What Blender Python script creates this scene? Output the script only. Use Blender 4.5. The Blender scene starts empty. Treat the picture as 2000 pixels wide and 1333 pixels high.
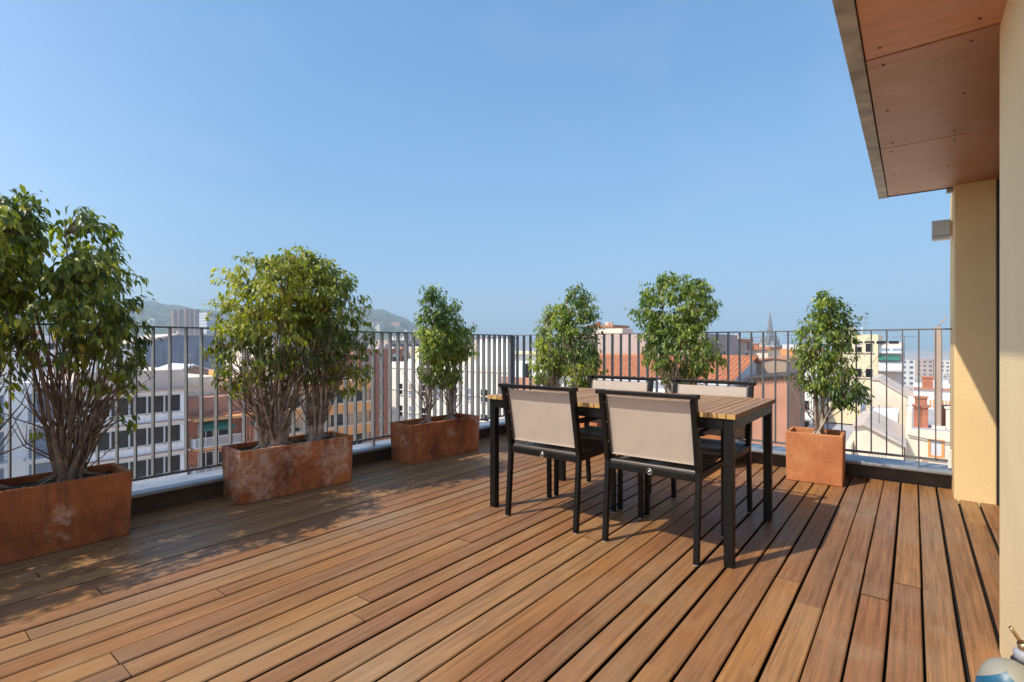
import bpy, math, random
from mathutils import Vector, Matrix
R = math.radians
scene = bpy.context.scene
COL = scene.collection
random.seed(7)

# ------------------------------------------------------------------ helpers
def lin(c):
    c /= 255.0
    return c / 12.92 if c <= 0.04045 else ((c + 0.055) / 1.055) ** 2.4
def rgb(r, g, b): return (lin(r), lin(g), lin(b), 1.0)

class MB:
    """collects shapes that become ONE mesh object"""
    def __init__(s): s.v = []; s.f = []; s.m = []; s.a = []; s.sm = []
    def add(s, vs, fs, mi=0, att=0.0, smooth=False):
        o = len(s.v); s.v += [tuple(v) for v in vs]
        for f in fs:
            s.f.append(tuple(i + o for i in f)); s.m.append(mi); s.sm.append(smooth)
        s.a += [att] * len(vs)
    def box(s, x0, x1, y0, y1, z0, z1, mi=0, att=0.0):
        vs = [(x0,y0,z0),(x1,y0,z0),(x1,y1,z0),(x0,y1,z0),(x0,y0,z1),(x1,y0,z1),(x1,y1,z1),(x0,y1,z1)]
        s.add(vs, [(3,2,1,0),(4,5,6,7),(0,1,5,4),(1,2,6,5),(2,3,7,6),(3,0,4,7)], mi, att)
    def prism(s, poly, axis, a0, a1, mi=0, att=0.0):
        """poly of (u,v) counter-clockwise; axis 'x': u=y v=z ; 'y': u=x v=z ; 'z': u=x v=y"""
        n = len(poly)
        def P(u, v, a):
            return (a,u,v) if axis == 'x' else (u,a,v) if axis == 'y' else (u,v,a)
        vs = [P(u,v,a0) for u,v in poly] + [P(u,v,a1) for u,v in poly]
        fs = [tuple(range(n))[::-1], tuple(range(n, 2*n))] + [(i,(i+1)%n,n+(i+1)%n,n+i) for i in range(n)]
        if axis == 'y': fs = [f[::-1] for f in fs]
        s.add(vs, fs, mi, att)
    def tube(s, pts, rad, n=6, mi=0, cap=True, att=0.0, smooth=True):
        pts = [Vector(p) for p in pts]
        if not isinstance(rad, (list, tuple)): rad = [rad] * len(pts)
        vs = []; up = Vector((0.13, 0.21, 1.0)).normalized()
        for i, p in enumerate(pts):
            d = (pts[min(i+1, len(pts)-1)] - pts[max(i-1, 0)])
            if d.length < 1e-9: d = Vector((0,0,1))
            d.normalize()
            a = d.cross(up)
            if a.length < 0.05: a = d.cross(Vector((1,0.1,0)))
            a.normalize(); b = d.cross(a)
            for k in range(n):
                t = 2*math.pi*k/n
                vs.append(p + (a*math.cos(t) + b*math.sin(t)) * rad[i])
        fs = []
        for i in range(len(pts)-1):
            for k in range(n):
                k2 = (k+1) % n
                fs.append((i*n+k, (i+1)*n+k, (i+1)*n+k2, i*n+k2))
        if cap:
            fs.append(tuple(range(n))); L = (len(pts)-1)*n
            fs.append(tuple(L+k for k in range(n))[::-1])
        s.add(vs, fs, mi, att, smooth)
    def bar(s, p0, p1, wx, wy, mi=0):
        """square bar between two points, cross-section wx (x) by wy (y), for mostly vertical bars"""
        (x0,y0,z0),(x1,y1,z1) = p0, p1
        hx, hy = wx/2, wy/2
        vs = [(x0-hx,y0-hy,z0),(x0+hx,y0-hy,z0),(x0+hx,y0+hy,z0),(x0-hx,y0+hy,z0),
              (x1-hx,y1-hy,z1),(x1+hx,y1-hy,z1),(x1+hx,y1+hy,z1),(x1-hx,y1+hy,z1)]
        s.add(vs, [(3,2,1,0),(4,5,6,7),(0,1,5,4),(1,2,6,5),(2,3,7,6),(3,0,4,7)], mi)
    def lathe(s, c, prof, n=24, mi=0):
        vs = []; fs = []
        for r, z in prof:
            for k in range(n):
                t = 2*math.pi*k/n
                vs.append((c[0]+r*math.cos(t), c[1]+r*math.sin(t), c[2]+z))
        for i in range(len(prof)-1):
            for k in range(n):
                k2 = (k+1) % n
                fs.append((i*n+k, i*n+k2, (i+1)*n+k2, (i+1)*n+k))
        fs.append(tuple(range(n))[::-1]); L = (len(prof)-1)*n
        fs.append(tuple(L+k for k in range(n)))
        s.add(vs, fs, mi, 0.0, True)
    def build(s, name, mats, parent=None, bevel=0.0, label=None, seg=2):
        me = bpy.data.meshes.new(name)
        me.from_pydata(s.v, [], s.f)
        if not isinstance(mats, (list, tuple)): mats = [mats]
        for m in mats: me.materials.append(m)
        me.polygons.foreach_set('material_index', s.m)
        me.polygons.foreach_set('use_smooth', s.sm)
        if any(s.a):
            at = me.attributes.new('tint', 'FLOAT', 'POINT'); at.data.foreach_set('value', s.a)
        me.update()
        o = bpy.data.objects.new(name, me); COL.objects.link(o)
        if parent: o.parent = parent
        if label: o['label'] = label
        if bevel:
            b = o.modifiers.new('bevel', 'BEVEL'); b.width = bevel; b.segments = seg
            b.limit_method = 'ANGLE'; b.angle_limit = R(40)
        return o

def tag(o, label=None, cat=None, group=None, kind=None):
    if label: o['label'] = label
    if cat: o['category'] = cat
    if group: o['group'] = group
    if kind: o['kind'] = kind
    return o
def empty(name, loc, label, cat, group=None, rz=0.0):
    o = bpy.data.objects.new(name, None); COL.objects.link(o)
    o.location = loc; o.rotation_euler = (0,0,rz); o.empty_display_size = 0.1
    return tag(o, label, cat, group)
def copy_tree(o, parent=None):
    c = o.copy(); COL.objects.link(c)
    if parent: c.parent = parent
    for ch in [x for x in o.children]: copy_tree(ch, c)
    return c

# ------------------------------------------------------------------ materials
class NT:
    def __init__(s, name):
        s.mat = bpy.data.materials.new(name); s.mat.use_nodes = True
        s.t = s.mat.node_tree; s.n = s.t.nodes; s.l = s.t.links
        s.b = s.n['Principled BSDF']; s.out = s.n['Material Output']
    def node(s, typ, **kw):
        x = s.n.new(typ)
        for k, v in kw.items():
            if k in x.inputs: x.inputs[k].default_value = v
            else: setattr(x, k, v)
        return x
    def link(s, a, b): s.l.new(a, b)
    def coords(s, scale=(1,1,1), kind='Object', off=None):
        tc = s.node('ShaderNodeTexCoord'); mp = s.node('ShaderNodeMapping')
        mp.inputs['Scale'].default_value = scale
        s.link(tc.outputs[kind], mp.inputs['Vector'])
        if off is not None: s.link(off, mp.inputs['Location'])
        return mp.outputs['Vector']
    def noise(s, vec, scale, detail=4, rough=0.55):
        x = s.node('ShaderNodeTexNoise'); x.inputs['Scale'].default_value = scale
        x.inputs['Detail'].default_value = detail; x.inputs['Roughness'].default_value = rough
        if vec is not None: s.link(vec, x.inputs['Vector'])
        return x.outputs['Fac']
    def ramp(s, fac, stops, interp='LINEAR'):
        x = s.node('ShaderNodeValToRGB'); e = x.color_ramp.elements; x.color_ramp.interpolation = interp
        while len(e) < len(stops): e.new(0.5)
        for el, (p, c) in zip(e, stops):
            el.position = p; el.color = c if len(c) == 4 else (*c, 1)
        s.link(fac, x.inputs['Fac']); return x.outputs['Color']
    def mix(s, a, b, fac, mode='MIX'):
        x = s.node('ShaderNodeMix', data_type='RGBA', blend_type=mode)
        for sock, v in ((x.inputs[0], fac), (x.inputs[6], a), (x.inputs[7], b)):
            if hasattr(v, 'is_linked'): s.link(v, sock)
            else: sock.default_value = v
        return x.outputs[2]
    def math(s, op, a, b=0.0, clamp=False):
        x = s.node('ShaderNodeMath', operation=op); x.use_clamp = clamp
        for sock, v in ((x.inputs[0], a), (x.inputs[1], b)):
            if hasattr(v, 'is_linked'): s.link(v, sock)
            else: sock.default_value = v
        return x.outputs[0]
    def bump(s, h, strength=0.3, dist=0.01):
        x = s.node('ShaderNodeBump'); x.inputs['Strength'].default_value = strength
        x.inputs['Distance'].default_value = dist; s.link(h, x.inputs['Height'])
        s.link(x.outputs['Normal'], s.b.inputs['Normal'])
    def color(s, c): s.link(c, s.b.inputs['Base Color'])
    def set(s, **kw):
        for k, v in kw.items(): s.b.inputs[k].default_value = v
        return s

def plain(name, col, rough=0.6, var=0.12, scale=6.0, metal=0.0, bump=0.0, bscale=40.0, spec=0.5):
    m = NT(name); m.set(Roughness=rough, Metallic=metal, **{'Specular IOR Level': spec})
    v = m.coords()
    n = m.noise(v, scale, 5)
    lo = tuple(c*(1-var) for c in col[:3]) + (1,); hi = tuple(min(1, c*(1+var)) for c in col[:3]) + (1,)
    m.color(m.ramp(n, [(0.3, lo), (0.7, hi)]))
    if bump: m.bump(m.noise(v, bscale, 6), bump, 0.004)
    return m.mat

def mat_deck():
    m = NT('deck_wood')
    at = m.node('ShaderNodeAttribute', attribute_name='tint'); t = at.outputs['Fac']
    comb = m.node('ShaderNodeCombineXYZ')
    m.link(m.math('MULTIPLY', t, 37.0), comb.inputs[0]); m.link(m.math('MULTIPLY', t, 91.0), comb.inputs[1])
    off = comb.outputs[0]
    v1 = m.coords((60, 1.6, 60), off=off); v2 = m.coords((9, 1.1, 9), off=off); v3 = m.coords((220, 5, 220), off=off)
    grain = m.noise(v1, 1.0, 6, 0.62); broad = m.noise(v2, 1.0, 4); fine = m.noise(v3, 1.0, 3)
    base = m.ramp(t, [(0.0, (0.205,0.090,0.040)), (0.18,(0.290,0.140,0.056)), (0.36,(0.240,0.116,0.053)), (0.52,(0.328,0.158,0.052)), (0.68,(0.258,0.111,0.044)), (0.84,(0.340,0.180,0.071)), (1.0,(0.288,0.156,0.075))])
    g = m.ramp(grain, [(0.28,(0.56,0.50,0.46)), (0.50,(0.97,0.96,0.95)), (0.74,(1.32,1.28,1.16))])
    c = m.mix(base, g, 0.85, 'MULTIPLY')
    b2 = m.ramp(broad, [(0.28,(0.76,0.74,0.76)), (0.55,(1.0,1.0,1.0)), (0.8,(1.16,1.14,1.1))])
    c = m.mix(c, b2, 0.9, 'MULTIPLY')
    f2 = m.ramp(fine, [(0.32,(0.70,0.67,0.64)), (0.5,(1.0,1.0,1.0)), (0.68,(1.18,1.17,1.14))])
    c = m.mix(c, f2, 0.9, 'MULTIPLY')
    # grey weathering and small dark marks
    wv = m.coords((1,1,1)); wx = m.noise(wv, 1.7, 5, 0.6)
    wf = m.ramp(wx, [(0.48,(0,0,0)), (0.70,(0.5,0.5,0.5))])
    c = m.mix(c, (0.275,0.182,0.105,1), wf)
    st = m.noise(m.coords((18,6,18), off=off), 1.0, 5, 0.7)
    sf = m.ramp(st, [(0.70,(0,0,0)), (0.80,(0.55,0.55,0.55))])
    c = m.mix(c, (0.085,0.045,0.03,1), sf)
    # dusty footmarks, pale scratches and old water rings
    dv = m.noise(m.coords((1,1,1)), 3.1, 7, 0.72)
    c = m.mix(c, (0.40,0.30,0.19,1), m.ramp(dv, [(0.56,(0,0,0)), (0.74,(0.32,)*3)]))
    sc = m.node('ShaderNodeTexNoise'); sc.inputs['Scale'].default_value = 1.0; sc.inputs['Detail'].default_value = 2; sc.inputs['Distortion'].default_value = 1.5
    m.link(m.coords((26,150,26), off=off), sc.inputs['Vector'])
    c = m.mix(c, (0.46,0.34,0.24,1), m.ramp(sc.outputs['Fac'], [(0.70,(0,0,0)), (0.76,(0.38,)*3)]))
    m.color(c)
    m.link(m.ramp(m.math('ADD', m.math('MULTIPLY', grain, .6), m.math('MULTIPLY', wx, .4)), [(0.3,(0.60,)*3), (0.7,(0.40,)*3)]), m.b.inputs['Roughness'])
    m.set(**{'Specular IOR Level': 0.45})
    m.bump(m.math('ADD', grain, m.math('MULTIPLY', fine, 0.6)), 0.3, 0.002)
    return m.mat

def mat_terracotta(name, fresh, seed, thr=0.53, dark=1.0):
    m = NT(name); m.set(Roughness=0.85, **{'Specular IOR Level': 0.25})
    tc = m.node('ShaderNodeTexCoord'); mp = m.node('ShaderNodeMapping'); mp.inputs['Location'].default_value = (seed*3.1, seed*1.7, seed*0.9)
    m.link(tc.outputs['Object'], mp.inputs['Vector']); v = mp.outputs['Vector']
    a = m.noise(v, 5.0, 6, 0.62); b = m.noise(v, 2.6, 5, 0.6); c3 = m.noise(v, 30.0, 5, 0.7)
    if fresh:
        c = m.ramp(a, [(0.28,(0.44,0.150,0.062)), (0.5,(0.52,0.195,0.082)), (0.72,(0.60,0.265,0.115))])
        c = m.mix(c, (0.66,0.37,0.20,1), m.ramp(b, [(0.60,(0,0,0)), (0.75,(0.4,0.4,0.4))]))
    else:
        c = m.ramp(a, [(0.28,tuple(dark*q for q in (0.200,0.060,0.026))), (0.48,tuple(dark*q for q in (0.440,0.135,0.045))), (0.70,tuple(dark*q for q in (0.580,0.200,0.065)))])
        # lime bloom with ragged edges, and dark damp marks
        wm = m.math('MULTIPLY', m.ramp(b, [(thr,(0,0,0)), (thr+.05,(1,1,1))]), m.ramp(m.noise(v, 12.0, 9, 0.8), [(0.44,(0.0,)*3), (0.60,(1.0,)*3)]))
        c = m.mix(c, (0.64,0.45,0.33,1), m.math('MULTIPLY', wm, 0.8))
        sv = m.coords((34,34,2.4)); dk = m.noise(sv, 1.0, 3)
        dm = m.math('MULTIPLY', m.ramp(m.noise(v, 3.4, 4), [(0.45,(0,0,0)), (0.6,(0.8,)*3)]), m.ramp(dk, [(0.45,(0,0,0)), (0.62,(0.8,)*3)]))
        c = m.mix(c, (0.19,0.075,0.042,1), dm)
    if not fresh: c = m.mix(c, m.ramp(m.noise(v, 1.9, 6, .68), [(0.34,(0.62,0.56,0.54)), (0.50,(1.05,1.05,1.05)), (0.72,(1.3,1.25,1.15))]), 0.9, 'MULTIPLY')
    c = m.mix(c, m.ramp(c3, [(0.3,(0.8,)*3), (0.6,(1.04,)*3)]), 0.8, 'MULTIPLY')
    m.color(c); m.bump(m.math('ADD', c3, a), 0.35, 0.004)
    return m.mat

def mat_leaf(name, stops, tr=0.5):
    m = NT(name)
    at = m.node('ShaderNodeAttribute', attribute_name='tint'); t = at.outputs['Fac']
    c = m.ramp(t, stops)
    m.color(c); m.set(Roughness=0.36, **{'Specular IOR Level': 0.55})
    tl = m.node('ShaderNodeBsdfTranslucent')
    m.link(m.mix(c, (1.7,1.75,0.7,1), 0.75, 'MULTIPLY'), tl.inputs['Color'])
    mx = m.node('ShaderNodeMixShader'); mx.inputs[0].default_value = tr
    m.link(m.b.outputs[0], mx.inputs[1]); m.link(tl.outputs[0], mx.inputs[2]); m.link(mx.outputs[0], m.out.inputs['Surface'])
    return m.mat

def mat_stucco(name, col, rough=0.9):
    m = NT(name); m.set(Roughness=rough, **{'Specular IOR Level': 0.2})
    v = m.coords()
    n = m.noise(v, 2.0, 5); f = m.noise(v, 170.0, 4, 0.6); f2 = m.noise(v, 60.0, 5, 0.6)
    c = m.ramp(n, [(0.3, tuple(x*0.93 for x in col)), (0.7, tuple(min(1,x*1.05) for x in col))])
    c = m.mix(c, m.ramp(f, [(0.3,(0.86,)*3), (0.65,(1.03,)*3)]), 0.8, 'MULTIPLY')
    sv = m.noise(m.coords((2.2,2.2,.5)), 1.0, 6, .6)
    c = m.mix(c, m.ramp(sv, [(0.32,(0.90,0.88,0.85)), (0.5,(1,1,1))]), 0.5, 'MULTIPLY')
    m.color(c); m.bump(m.math('ADD', f, f2), 0.55, 0.003)
    return m.mat

def mat_sling():
    m = NT('sling_fabric'); v = m.coords((1,1,1))
    w = m.node('ShaderNodeTexWave', wave_type='BANDS', bands_direction='Z'); w.inputs['Scale'].default_value = 46; w.inputs['Distortion'].default_value = 0.6
    m.link(v, w.inputs['Vector'])
    w2 = m.node('ShaderNodeTexWave', wave_type='BANDS', bands_direction='X'); w2.inputs['Scale'].default_value = 120
    m.link(v, w2.inputs['Vector'])
    n = m.noise(v, 8.0, 4)
    c = m.ramp(w.outputs['Fac'], [(0.0,(0.58,0.485,0.41)), (0.5,(0.75,0.635,0.54)), (1.0,(0.81,0.69,0.585))])
    c = m.mix(c, m.ramp(n, [(0.3,(0.92,)*3), (0.7,(1.04,)*3)]), 0.8, 'MULTIPLY')
    m.color(c); m.set(Roughness=0.7)
    tl = m.node('ShaderNodeBsdfTranslucent'); m.link(c, tl.inputs['Color'])
    mx = m.node('ShaderNodeMixShader'); mx.inputs[0].default_value = 0.34
    m.link(m.b.outputs[0], mx.inputs[1]); m.link(tl.outputs[0], mx.inputs[2])
    tp = m.node('ShaderNodeBsdfTransparent'); mx2 = m.node('ShaderNodeMixShader'); mx2.inputs[0].default_value = 0.07
    m.link(mx.outputs[0], mx2.inputs[1]); m.link(tp.outputs[0], mx2.inputs[2]); m.link(mx2.outputs[0], m.out.inputs['Surface'])
    m.bump(m.math('ADD', w.outputs['Fac'], w2.outputs['Fac']), 0.3, 0.001)
    return m.mat

def mat_teak():
    m = NT('table_teak')
    at = m.node('ShaderNodeAttribute', attribute_name='tint'); t = at.outputs['Fac']
    comb = m.node('ShaderNodeCombineXYZ'); m.link(m.math('MULTIPLY', t, 51.0), comb.inputs[0]); m.link(m.math('MULTIPLY', t, 23.0), comb.inputs[1])
    v = m.coords((70, 3, 70), off=comb.outputs[0])
    g = m.noise(v, 1.0, 5, 0.6)
    top = m.mix(m.ramp(t, [(0,(0.31,0.166,0.084)), (0.5,(0.37,0.200,0.098)), (1,(0.41,0.240,0.125))]), m.ramp(g, [(0.3,(0.72,)*3), (0.7,(1.15,)*3)]), 0.9, 'MULTIPLY')
    end = m.ramp(m.math('FRACT', m.math('MULTIPLY', t, 5.3)), [(0.0,(0.36,0.20,0.075)), (0.45,(0.52,0.31,0.10)), (0.75,(0.44,0.23,0.07)), (1.0,(0.60,0.40,0.16))])
    ge = m.node('ShaderNodeNewGeometry'); sx = m.node('ShaderNodeSeparateXYZ'); m.link(ge.outputs['Normal'], sx.inputs[0])
    isend = m.math('GREATER_THAN', m.math('ABSOLUTE', sx.outputs[1]), 0.8)
    m.color(m.mix(top, end, isend)); m.set(Roughness=0.6)
    m.bump(g, 0.2, 0.001)
    return m.mat

def mat_plywood():
    m = NT('soffit_plywood')
    at = m.node('ShaderNodeAttribute', attribute_name='tint'); t = at.outputs['Fac']
    comb = m.node('ShaderNodeCombineXYZ'); m.link(m.math('MULTIPLY', t, 17.0), comb.inputs[1])
    g = m.noise(m.coords((5, 55, 5), off=comb.outputs[0]), 1.0, 6, 0.65); b = m.noise(m.coords((3,3,3)), 1.0, 4)
    c = m.ramp(g, [(0.25,(0.40,0.165,0.075)), (0.5,(0.52,0.232,0.108)), (0.75,(0.63,0.31,0.155))])
    c = m.mix(c, m.ramp(t, [(0.2,(1.1,0.98,0.9)), (0.5,(0.86,0.83,0.84)), (0.8,(1.0,1.0,1.06))]), 1.0, 'MULTIPLY')
    c = m.mix(c, (0.62,0.38,0.34,1), m.ramp(b, [(0.5,(0,0,0)), (0.75,(0.35,)*3)]))
    m.color(c); m.set(Roughness=0.38); m.bump(g, 0.1, 0.001)
    return m.mat

def mat_far(name, wall, win=(0.10,0.12,0.15), roof=(0.42,0.34,0.28), pu=3.2, pz=3.0, wu=0.5, haze=0.0):
    """plain far wall with rows of openings; roofs by face direction"""
    m = NT(name); m.set(Roughness=0.85)
    ge = m.node('ShaderNodeNewGeometry'); sx = m.node('ShaderNodeSeparateXYZ'); m.link(ge.outputs['Position'], sx.inputs[0])
    sn = m.node('ShaderNodeSeparateXYZ'); m.link(ge.outputs['Normal'], sn.inputs[0])
    oi = m.node('ShaderNodeObjectInfo')
    u = m.math('FRACT', m.math('ADD', m.math('DIVIDE', m.math('ADD', sx.outputs[0], sx.outputs[1]), pu), oi.outputs['Random']))
    z = m.math('FRACT', m.math('ADD', m.math('DIVIDE', sx.outputs[2], pz), oi.outputs['Random']))
    inu = m.math('LESS_THAN', m.math('ABSOLUTE', m.math('SUBTRACT', u, 0.5)), wu/2)
    inz = m.math('LESS_THAN', m.math('ABSOLUTE', m.math('SUBTRACT', z, 0.5)), 0.24)
    iw = m.math('MULTIPLY', inu, inz)
    n = m.noise(m.coords(kind='Object'), 0.25, 4)
    tone = m.ramp(oi.outputs['Random'], [(0,(0.82,0.80,0.80)), (0.5,(1,1,1)), (1,(1.1,1.02,0.92))])
    wc = m.mix(m.mix((*wall,1), tone, 1.0, 'MULTIPLY'), m.ramp(n, [(0.3,(0.88,)*3), (0.7,(1.05,)*3)]), 0.8, 'MULTIPLY')
    c = m.mix(wc, (*win,1), iw)
    c = m.mix(c, (*roof,1), m.math('GREATER_THAN', sn.outputs[2], 0.35))
    m.color(c)
    return m.mat

M = {}
M['deck'] = mat_deck()
M['deck_side'] = plain('dirt_and_shade_board_side', (0.022,0.013,0.008), 0.95, 0.3, 20.0, spec=0.1)  # near-black colour puts the shade of the gaps into the dirty board sides
M['gap'] = plain('deck_subframe', (0.012,0.010,0.009), 0.9)
M['leaf_old'] = mat_leaf('ficus_leaf_olive', [(0.0,(0.044,0.082,0.024)), (0.3,(0.133,0.174,0.030)), (0.55,(0.283,0.315,0.042)), (0.8,(0.445,0.439,0.054)), (0.95,(0.511,0.480,0.059)), (1.0,(0.511,0.384,0.089))])
M['leaf_new'] = mat_leaf('ficus_leaf_green', [(0.0,(0.042,0.093,0.047)), (0.35,(0.118,0.193,0.054)), (0.6,(0.253,0.329,0.058)), (0.85,(0.444,0.483,0.064)), (1.0,(0.547,0.540,0.101))])
M['bark'] = plain('ficus_bark', (0.44,0.35,0.275), 0.85, 0.4, 22.0, bump=0.5, bscale=60)
M['bark_brown'] = plain('ficus_brown_bark', (0.215,0.15,0.108), 0.85, 0.45, 18.0, bump=0.6, bscale=50)
M['twig'] = plain('ficus_twig', (0.24,0.17,0.125), 0.85, 0.35, 30.0)
M['soil'] = plain('potting_soil', (0.045,0.032,0.02), 0.95, 0.5, 30.0, bump=0.9, bscale=90)
M['moss'] = plain('moss', (0.06,0.065,0.015), 0.95, 0.5, 40.0, bump=0.9, bscale=120)
M['pot_new'] = mat_terracotta('terracotta_fresh', True, 1.0)
M['frame'] = plain('dark_aluminium', (0.0075,0.0065,0.0065), 0.40, 0.2, 20.0, metal=0.0, spec=0.22)
M['frame_seat'] = plain('dark_seat_slats', (0.085,0.070,0.062), 0.34, 0.2, 12.0, spec=0.7)
M['sling'] = mat_sling()
M['teak'] = mat_teak()
M['steel'] = plain('galvanised_railing', (0.155,0.155,0.16), 0.5, 0.18, 14.0, metal=0.25)
M['rail_dark'] = plain('railing_paint', (0.16,0.158,0.16), 0.5, 0.2, 14.0, metal=0.2)
M['coping'] = plain('zinc_coping', (0.29,0.30,0.33), 0.42, 0.28, 5.0, metal=0.35, bump=0.15, bscale=25)
M['kerb'] = plain('dark_kerb_board', (0.075,0.058,0.048), 0.6, 0.25, 8.0)
M['stucco_o'] = mat_stucco('ochre_stucco', (0.88,0.625,0.32))
M['stucco_c'] = mat_stucco('cream_stucco', (0.98,0.755,0.44))
M['ply'] = mat_plywood()
M['fascia'] = plain('weathered_zinc', (0.40,0.37,0.33), 0.5, 0.4, 9.0, metal=0.3, bump=0.2)
M['black'] = plain('black_metal', (0.012,0.012,0.012), 0.5)
M['screw'] = plain('dark_screw', (0.05,0.03,0.025), 0.5)
M['white'] = plain('white_plastic', (0.72,0.70,0.66), 0.4, 0.05)
M['chrome'] = plain('bright_metal', (0.62,0.62,0.64), 0.25, 0.05, metal=1.0)
M['brass'] = plain('brass', (0.55,0.40,0.22), 0.3, 0.1, metal=1.0)
M['greycap'] = plain('grey_plastic', (0.32,0.33,0.38), 0.4, 0.05)
M['jug'] = plain('offwhite_plastic', (0.27,0.26,0.215), 0.45, 0.06)
M['blue'] = plain('blue_label', (0.012,0.10,0.19), 0.4, 0.35, 30.0)
M['cyan'] = plain('light_blue_print', (0.10,0.42,0.62), 0.4, 0.1)
M['rustprint'] = plain('brown_print', (0.12,0.05,0.04), 0.4, 0.2)
M['lampbody'] = plain('lamp_aluminium', (0.48,0.50,0.52), 0.4, 0.06, metal=0.4)
M['glass'] = plain('window_glass', (0.014,0.013,0.015), 0.15, 0.6, 0.9, spec=0.3)
M['w_white'] = plain('white_render', (0.86,0.84,0.83), 0.8, 0.06, 0.4)
M['w_panel'] = plain('white_panel', (0.90,0.89,0.90), 0.6, 0.05, 0.6)
M['w_beige'] = plain('beige_render', (0.66,0.53,0.46), 0.85, 0.08, 0.5)
M['w_cream'] = plain('cream_render', (0.84,0.70,0.55), 0.85, 0.10, 0.7)
M['w_yellow'] = plain('yellow_render', (0.82,0.69,0.45), 0.85, 0.06, 0.5)
M['w_orange'] = plain('orange_render', (0.70,0.33,0.13), 0.85, 0.1, 0.5)
M['w_salmon'] = plain('salmon_render', (0.48,0.225,0.14), 0.9, 0.12, 0.8)
M['w_pink'] = plain('pinkish_render', (0.50,0.37,0.33), 0.9, 0.1, 0.6)
M['w_tan'] = plain('tan_render', (0.43,0.31,0.23), 0.9, 0.1, 0.7)
M['w_brick'] = plain('red_brick', (0.46,0.17,0.095), 0.9, 0.2, 2.0)
M['w_grey'] = plain('slate_grey_cladding', (0.24,0.27,0.34), 0.85, 0.12, 0.35)
M['ledge'] = plain('pink_ledge', (0.46,0.27,0.22), 0.8, 0.1)
M['pale'] = plain('pale_frame', (0.62,0.62,0.64), 0.6, 0.05)
M['awning'] = plain('green_awning', (0.03,0.16,0.12), 0.8, 0.15, 3.0)
M['tile'] = plain('terracotta_roof_tile', (0.50,0.20,0.098), 0.85, 0.22, 5.0)
M['roofgrey'] = plain('grey_flat_roof', (0.42,0.41,0.44), 0.85, 0.15, 0.6)
M['roof_warm'] = plain('sunbleached_roof', (0.60,0.50,0.43), 0.95, 0.12, 1.2, spec=0.1)
M['w_ivory'] = plain('ivory_render', (0.80,0.73,0.65), 0.85, 0.08, 0.5)
M['roofterr'] = plain('terracotta_flat_roof', (0.44,0.21,0.14), 0.9, 0.2, 0.8)
M['antenna'] = plain('antenna_metal', (0.16,0.14,0.13), 0.5)
M['street'] = plain('street_asphalt', (0.06,0.06,0.06), 0.9, 0.2, 0.3)
M['ground'] = plain('distant_ground', (0.42,0.38,0.34), 0.95, 0.3, 0.02)
FAR = [mat_far('far_white_block', (0.68,0.66,0.64)), mat_far('far_cream_block', (0.66,0.56,0.45)), mat_far('far_terracotta_block', (0.45,0.24,0.16), roof=(0.45,0.22,0.14)),
       mat_far('far_pink_block', (0.55,0.42,0.36), roof=(0.48,0.24,0.15)), mat_far('far_grey_block', (0.40,0.41,0.44))]
M['far_brown'] = mat_far('far_brown_tower', (0.36,0.16,0.105), win=(0.20,0.10,0.08), pu=5.0, wu=0.45)
M['far_grid'] = mat_far('far_grid_block', (0.70,0.70,0.74), win=(0.33,0.37,0.45), pu=2.4, pz=3.2, wu=0.98)
M['spire'] = plain('spire_stone', (0.22,0.20,0.19), 0.9, 0.25, 0.4)

# ------------------------------------------------------------------ camera
F, HZ, CH = 997.0, 674.0, 1.08          # focal length in photo pixels, horizon row, eye height
TH = math.atan2(783.0, F)
cam = bpy.data.cameras.new('camera'); co = bpy.data.objects.new('camera', cam); COL.objects.link(co)
cam.sensor_width = 36.0; cam.lens = 36.0 * F / 2000.0; cam.shift_y = (HZ - 666.5) / 2000.0
cam.clip_start = 0.05; cam.clip_end = 20000
co.location = (0, 0, CH); co.rotation_euler = (R(90), 0, TH)
scene.camera = co
def at(px, py, t):
    """world point seen at photo pixel (px,py), t metres in front of the eye"""
    xc = (px - 1000) / F * t
    return Vector((xc*math.cos(TH) - t*math.sin(TH), xc*math.sin(TH) + t*math.cos(TH), CH - (py - HZ) / F * t))
def zat(py, t): return CH - (py - HZ) / F * t

# ------------------------------------------------------------------ sun, sky, haze
SUN = Vector((-0.29, -0.567, 0.745)).normalized()
elev = math.asin(SUN.z)
sl = bpy.data.lights.new('sun', 'SUN'); sl.energy = 3.25; sl.angle = R(0.53); sl.color = (1.0, 0.925, 0.775)
so = bpy.data.objects.new('sun', sl); COL.objects.link(so); so.rotation_euler = SUN.to_track_quat('Z', 'Y').to_euler(); so.location = (-3, -6, 9)
w = bpy.data.worlds.new('World'); scene.world = w; w.use_nodes = True
nt = w.node_tree; bg = nt.nodes['Background']
sk = nt.nodes.new('ShaderNodeTexSky'); sk.sky_type = 'NISHITA'; sk.sun_disc = False
sk.sun_elevation = elev; sk.sun_rotation = math.atan2(SUN.x, SUN.y)
sk.air_density = 1.0; sk.dust_density = 0.1; sk.ozone_density = 2.0; sk.altitude = 60
sk.dust_density = 0.9
def wm(op, a, b=None):
    x = nt.nodes.new('ShaderNodeMath'); x.operation = op
    for sock, v in zip(x.inputs, (a, b)):
        if v is None: continue
        if hasattr(v, 'is_linked'): nt.links.new(v, sock)
        else: sock.default_value = v
    return x.outputs[0]
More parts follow.
